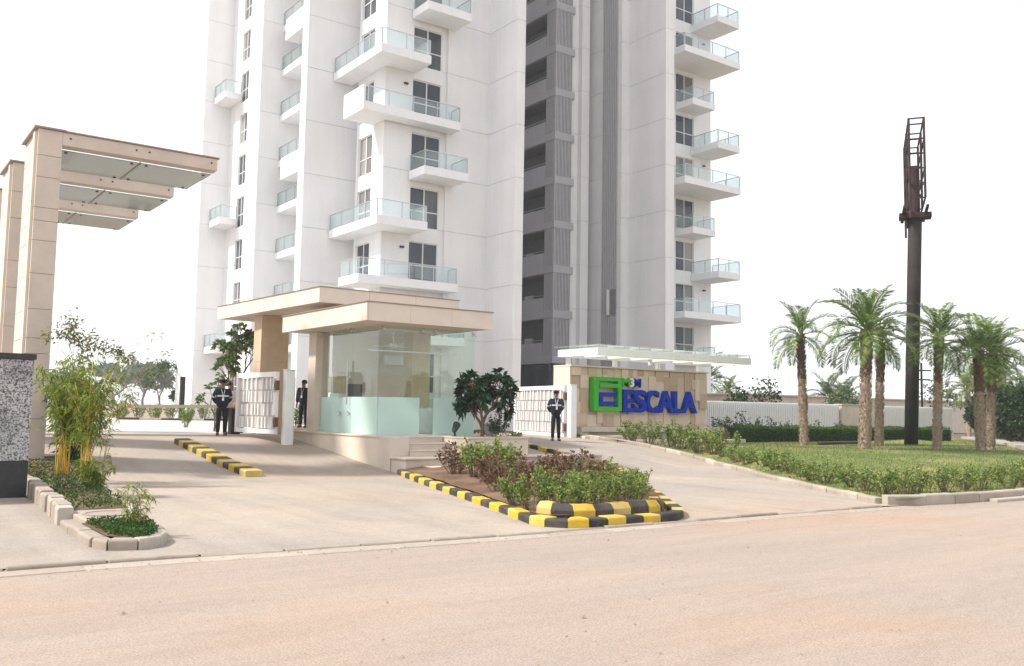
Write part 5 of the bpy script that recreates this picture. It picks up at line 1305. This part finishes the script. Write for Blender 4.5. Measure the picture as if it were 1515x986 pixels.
# loose grit along the street kerb and on the road
N = 1500; gx = rng.uniform(-3, 24, N); near = rng.random(N) < 0.6
gy = np.where(near, np.array([yk(x) for x in gx])-0.02-np.abs(rng.normal(0, 0.30, N)), rng.uniform(4, 10, N))
sz = rng.uniform(0.004, 0.014, N)*np.where(rng.random(N) < 0.05, 1.9, 1.0); tet = np.array([[1, 0, 0], [-0.6, 0.9, 0], [-0.6, -0.9, 0.1], [0, 0.1, 0.9]])
an = rng.uniform(0, 6.28, N); ca_, sa_ = np.cos(an), np.sin(an); V = np.zeros((N, 4, 3))
for k in range(4):
    V[:, k, 0] = gx+sz*(tet[k, 0]*ca_-tet[k, 1]*sa_); V[:, k, 1] = gy+sz*(tet[k, 0]*sa_+tet[k, 1]*ca_); V[:, k, 2] = 0.004+sz*tet[k, 2]
Fq = (np.array([[0, 1, 2], [0, 1, 3], [1, 2, 3], [2, 0, 3]])[None]+4*np.arange(N)[:, None, None]).reshape(-1, 3)
gt = link('grit', fast_mesh('grit', V.reshape(-1, 3), Fq, M['earth'])); gt['kind'] = 'stuff'; tag(gt, 'loose grit and small stones scattered on the street by the kerb', 'grit')
# far trees
def far_tree(loc, h, w, label, seed, mat='leaf_far', leaf=0.35, lv=4, per=26, group='far trees', **k):
    return tree('far_tree', loc, h, w, label, 'tree', leaf, mat, seed, levels=lv, group=group, trunk_r=0.02*h, first=0.25, per=per, lw=0.6, spread=0.8, kids_n=(2, 3), **k)
far_tree((61.5, 238, 0.6), 11, 15, 'broad bluish tree far behind the barrier, seen past the bamboo', 61, leaf=1.3, per=70)
far_tree((19.9, 72.5, 0.7), 4.4, 3.2, 'young tree behind the far hedge left of the lamp post', 62, leaf=0.28, lv=4, per=16)
far_tree((92, 268, 0.6), 9, 15, 'hazy low tree far away between lamp post and tower', 63, leaf=1.3, per=70)
far_tree((45, 262, 0.6), 8, 18, 'hazy low tree far away at the bamboo', 64, leaf=1.4, per=70)
far_tree((66, 290, 0.6), 13, 26, 'long hazy tree belt behind the young tree, far left', 66, leaf=1.6, per=80)
far_tree((28, 292, 0.6), 10, 28, 'faint hazy tree belt at the left beyond the bamboo', 67, leaf=1.6, per=80)
far_tree((100, 300, 0.6), 12, 24, 'faint hazy tree belt against the tower corner', 68, leaf=1.6, per=80)
far_tree((22.4, 75, 0.7), 2.6, 2.2, 'small bush tree close to the tower corner behind the lamp post', 65, leaf=0.3, per=20)
# trees beyond the fence on the right
for i, (x, y, h, w, lab) in enumerate([(35.8, 30.0, 2.35, 1.8, 'sparse dark tree beyond the fence close to the leaning palm, left one'), (38.0, 30.0, 3.0, 1.9, 'sparse dark tree just behind the leaning palm trunk'),
                                        (36.9, 30.6, 2.3, 1.3, 'small sparse tree between the two dark trees beyond the fence'), (44.8, 30.5, 2.5, 2.2, 'rounded bush tree behind the beige wall panel'), (46.4, 31.2, 2.9, 2.0, 'green tree behind the tallest palm trunk'), (58.5, 32.0, 3.8, 3.0, 'faint tree right of the mast beyond the fence')]):
    tree('garden_tree', (x, y, 0.5), h, w, lab, 'tree', 0.20, 'leaf_dark' if i < 3 else 'leaf_far', 80+i, levels=3, group='trees beyond the slat fence', trunk_r=0.035, first=0.34, per=6 if i < 3 else 15, lw=0.6, spread=1.0)
def far_palm(x, y, h, s, label, seed):
    r = random.Random(seed); rt = tag(empty('far_palm', (x, y, 0.4)), label, 'palm tree', 'far palms beyond the fence')
    mb = MB(); mb.tube([(0, 0, -0.1), (0.1, 0, h*0.5), (0.05, 0.05, h)], [0.2*s, 0.16*s, 0.15*s], 8); link('trunk', mb.mesh('trunk', [M['palmtrunk']]), rt)
    for i in range(18):
        k = min(5, int(i/18*6)); o = bpy.data.objects.new('frond', FR[k]); COL.objects.link(o); o.parent = rt; o.location = (0.05, 0.05, h); o.rotation_euler = (0, 0, i*2.4); o.scale = (s, s, s)
for i, (x, y, h, s, lab) in enumerate([(57.0, 50.9, 3.9, 1.6, 'hazy palm just right of the sign wall'), (70.4, 60.1, 3.6, 1.0, 'small hazy palm between the sign wall and the low building'), (73, 59, 2.3, 0.9, 'lowest hazy palm left of the low building'), (68.5, 47.6, 2.8, 1.5, 'far palm above the low building, left of the tallest palm'), (71.5, 48.0, 2.6, 1.5, 'far palm right against the tallest palm trunk'),
                                       (54.3, 28.2, 3.0, 0.9, 'slim far palm between the mast and the palm pair'), (50.8, 24.6, 3.2, 1.2, 'far palm crown showing right of the palm pair'), (54.5, 24.0, 3.0, 1.2, 'far palm at the right edge above the bushes')]):
    far_palm(x, y, h, s, lab, 90+i)
# dark bushes at the right edge
for i, (x, y, h, w, lab) in enumerate([(51.6, 26.0, 2.7, 2.6, 'dark leafy bush at the left end of the mass on the right edge'), (49.0, 23.6, 3.0, 3.2, 'dark leafy bush directly behind the palm pair'), (46.5, 21.6, 3.0, 3.2, 'dark leafy bush right of the palm pair'), (44.0, 19.6, 3.0, 3.2, 'dark leafy bush second from the right edge'), (41.8, 17.9, 2.9, 3.0, 'dark leafy bush at the right edge of view')]):
    tree('tall_bush', (x, y, 0.4), h, w, lab, 'bush', 0.20, 'leaf_dark', 100+i, levels=4, group='dark bushes on the right edge', trunk_r=0.05, first=0.16, per=34, lw=0.5, spread=1.0, kids_n=(3, 3))
bush = Pool([shrub_proto('tall_bush', 'leaf_dark', 2.7, 2.6, 34, 0.17, 0.5, 60, 61+i, base=0.12) for i in range(2)])
for i, (x, y, s_) in enumerate([(50.2, 25.1, 0.9), (48.2, 23.4, 1.0), (46.4, 22.1, 1.05), (44.7, 20.9, 1.0), (43.2, 19.9, 1.05), (41.8, 18.8, 1.0), (40.4, 17.9, 0.95)]):
    bush.put(i, (x, y, 0.45), s_, rr.uniform(0, 6), ORD[i]+' dense dark bush from the slat fence in the mass at the right edge', 'bush', 'dense bushes along the low right wall')
tree('bare_tree', (49.6, 25.4, 0.5), 3.9, 2.6, 'bare leafless small tree left of the palm pair', 'tree', 0.05, 'leaf_brown', 120, levels=4, trunk_r=0.045, first=0.3, per=1, spread=0.7)
# grass blades on the near part of the lawn
N = 42000
Y_ = 9.8+(rng.random(N)**1.3)*15; X_ = np.array([lawn_left(y)+0.3 for y in Y_])+rng.random(N)**1.2*26
Z_ = np.array([lh(x, y) for x, y in zip(X_, Y_)])
D = unit(N)*0.5; D[:, 2] = 1.0
gr_ = leaf_obj('grass', np.stack([X_, Y_, Z_-0.01], 1), D, rng.uniform(.03, .08, N), 0.014, M['grass'], None, 0.0); gr_['kind'] = 'stuff'; tag(gr_, 'short dry green grass covering the lawn', 'grass')

# ------------------------------------------------------------------ winter haze
hz = MB(); hz.box(-170, 290, -30, 330, -1.2, 70)
mt, t, b, out = nt('thin_haze'); t.nodes.remove(b)
vp = t.nodes.new('ShaderNodeVolumePrincipled'); vp.inputs['Color'].default_value = (0.97, 0.98, 1.0, 1); vp.inputs['Density'].default_value = 0.0007; vp.inputs['Anisotropy'].default_value = 0.1
t.links.new(vp.outputs[0], out.inputs['Volume'])
o = hz.build('haze', mt); o['kind'] = 'stuff'
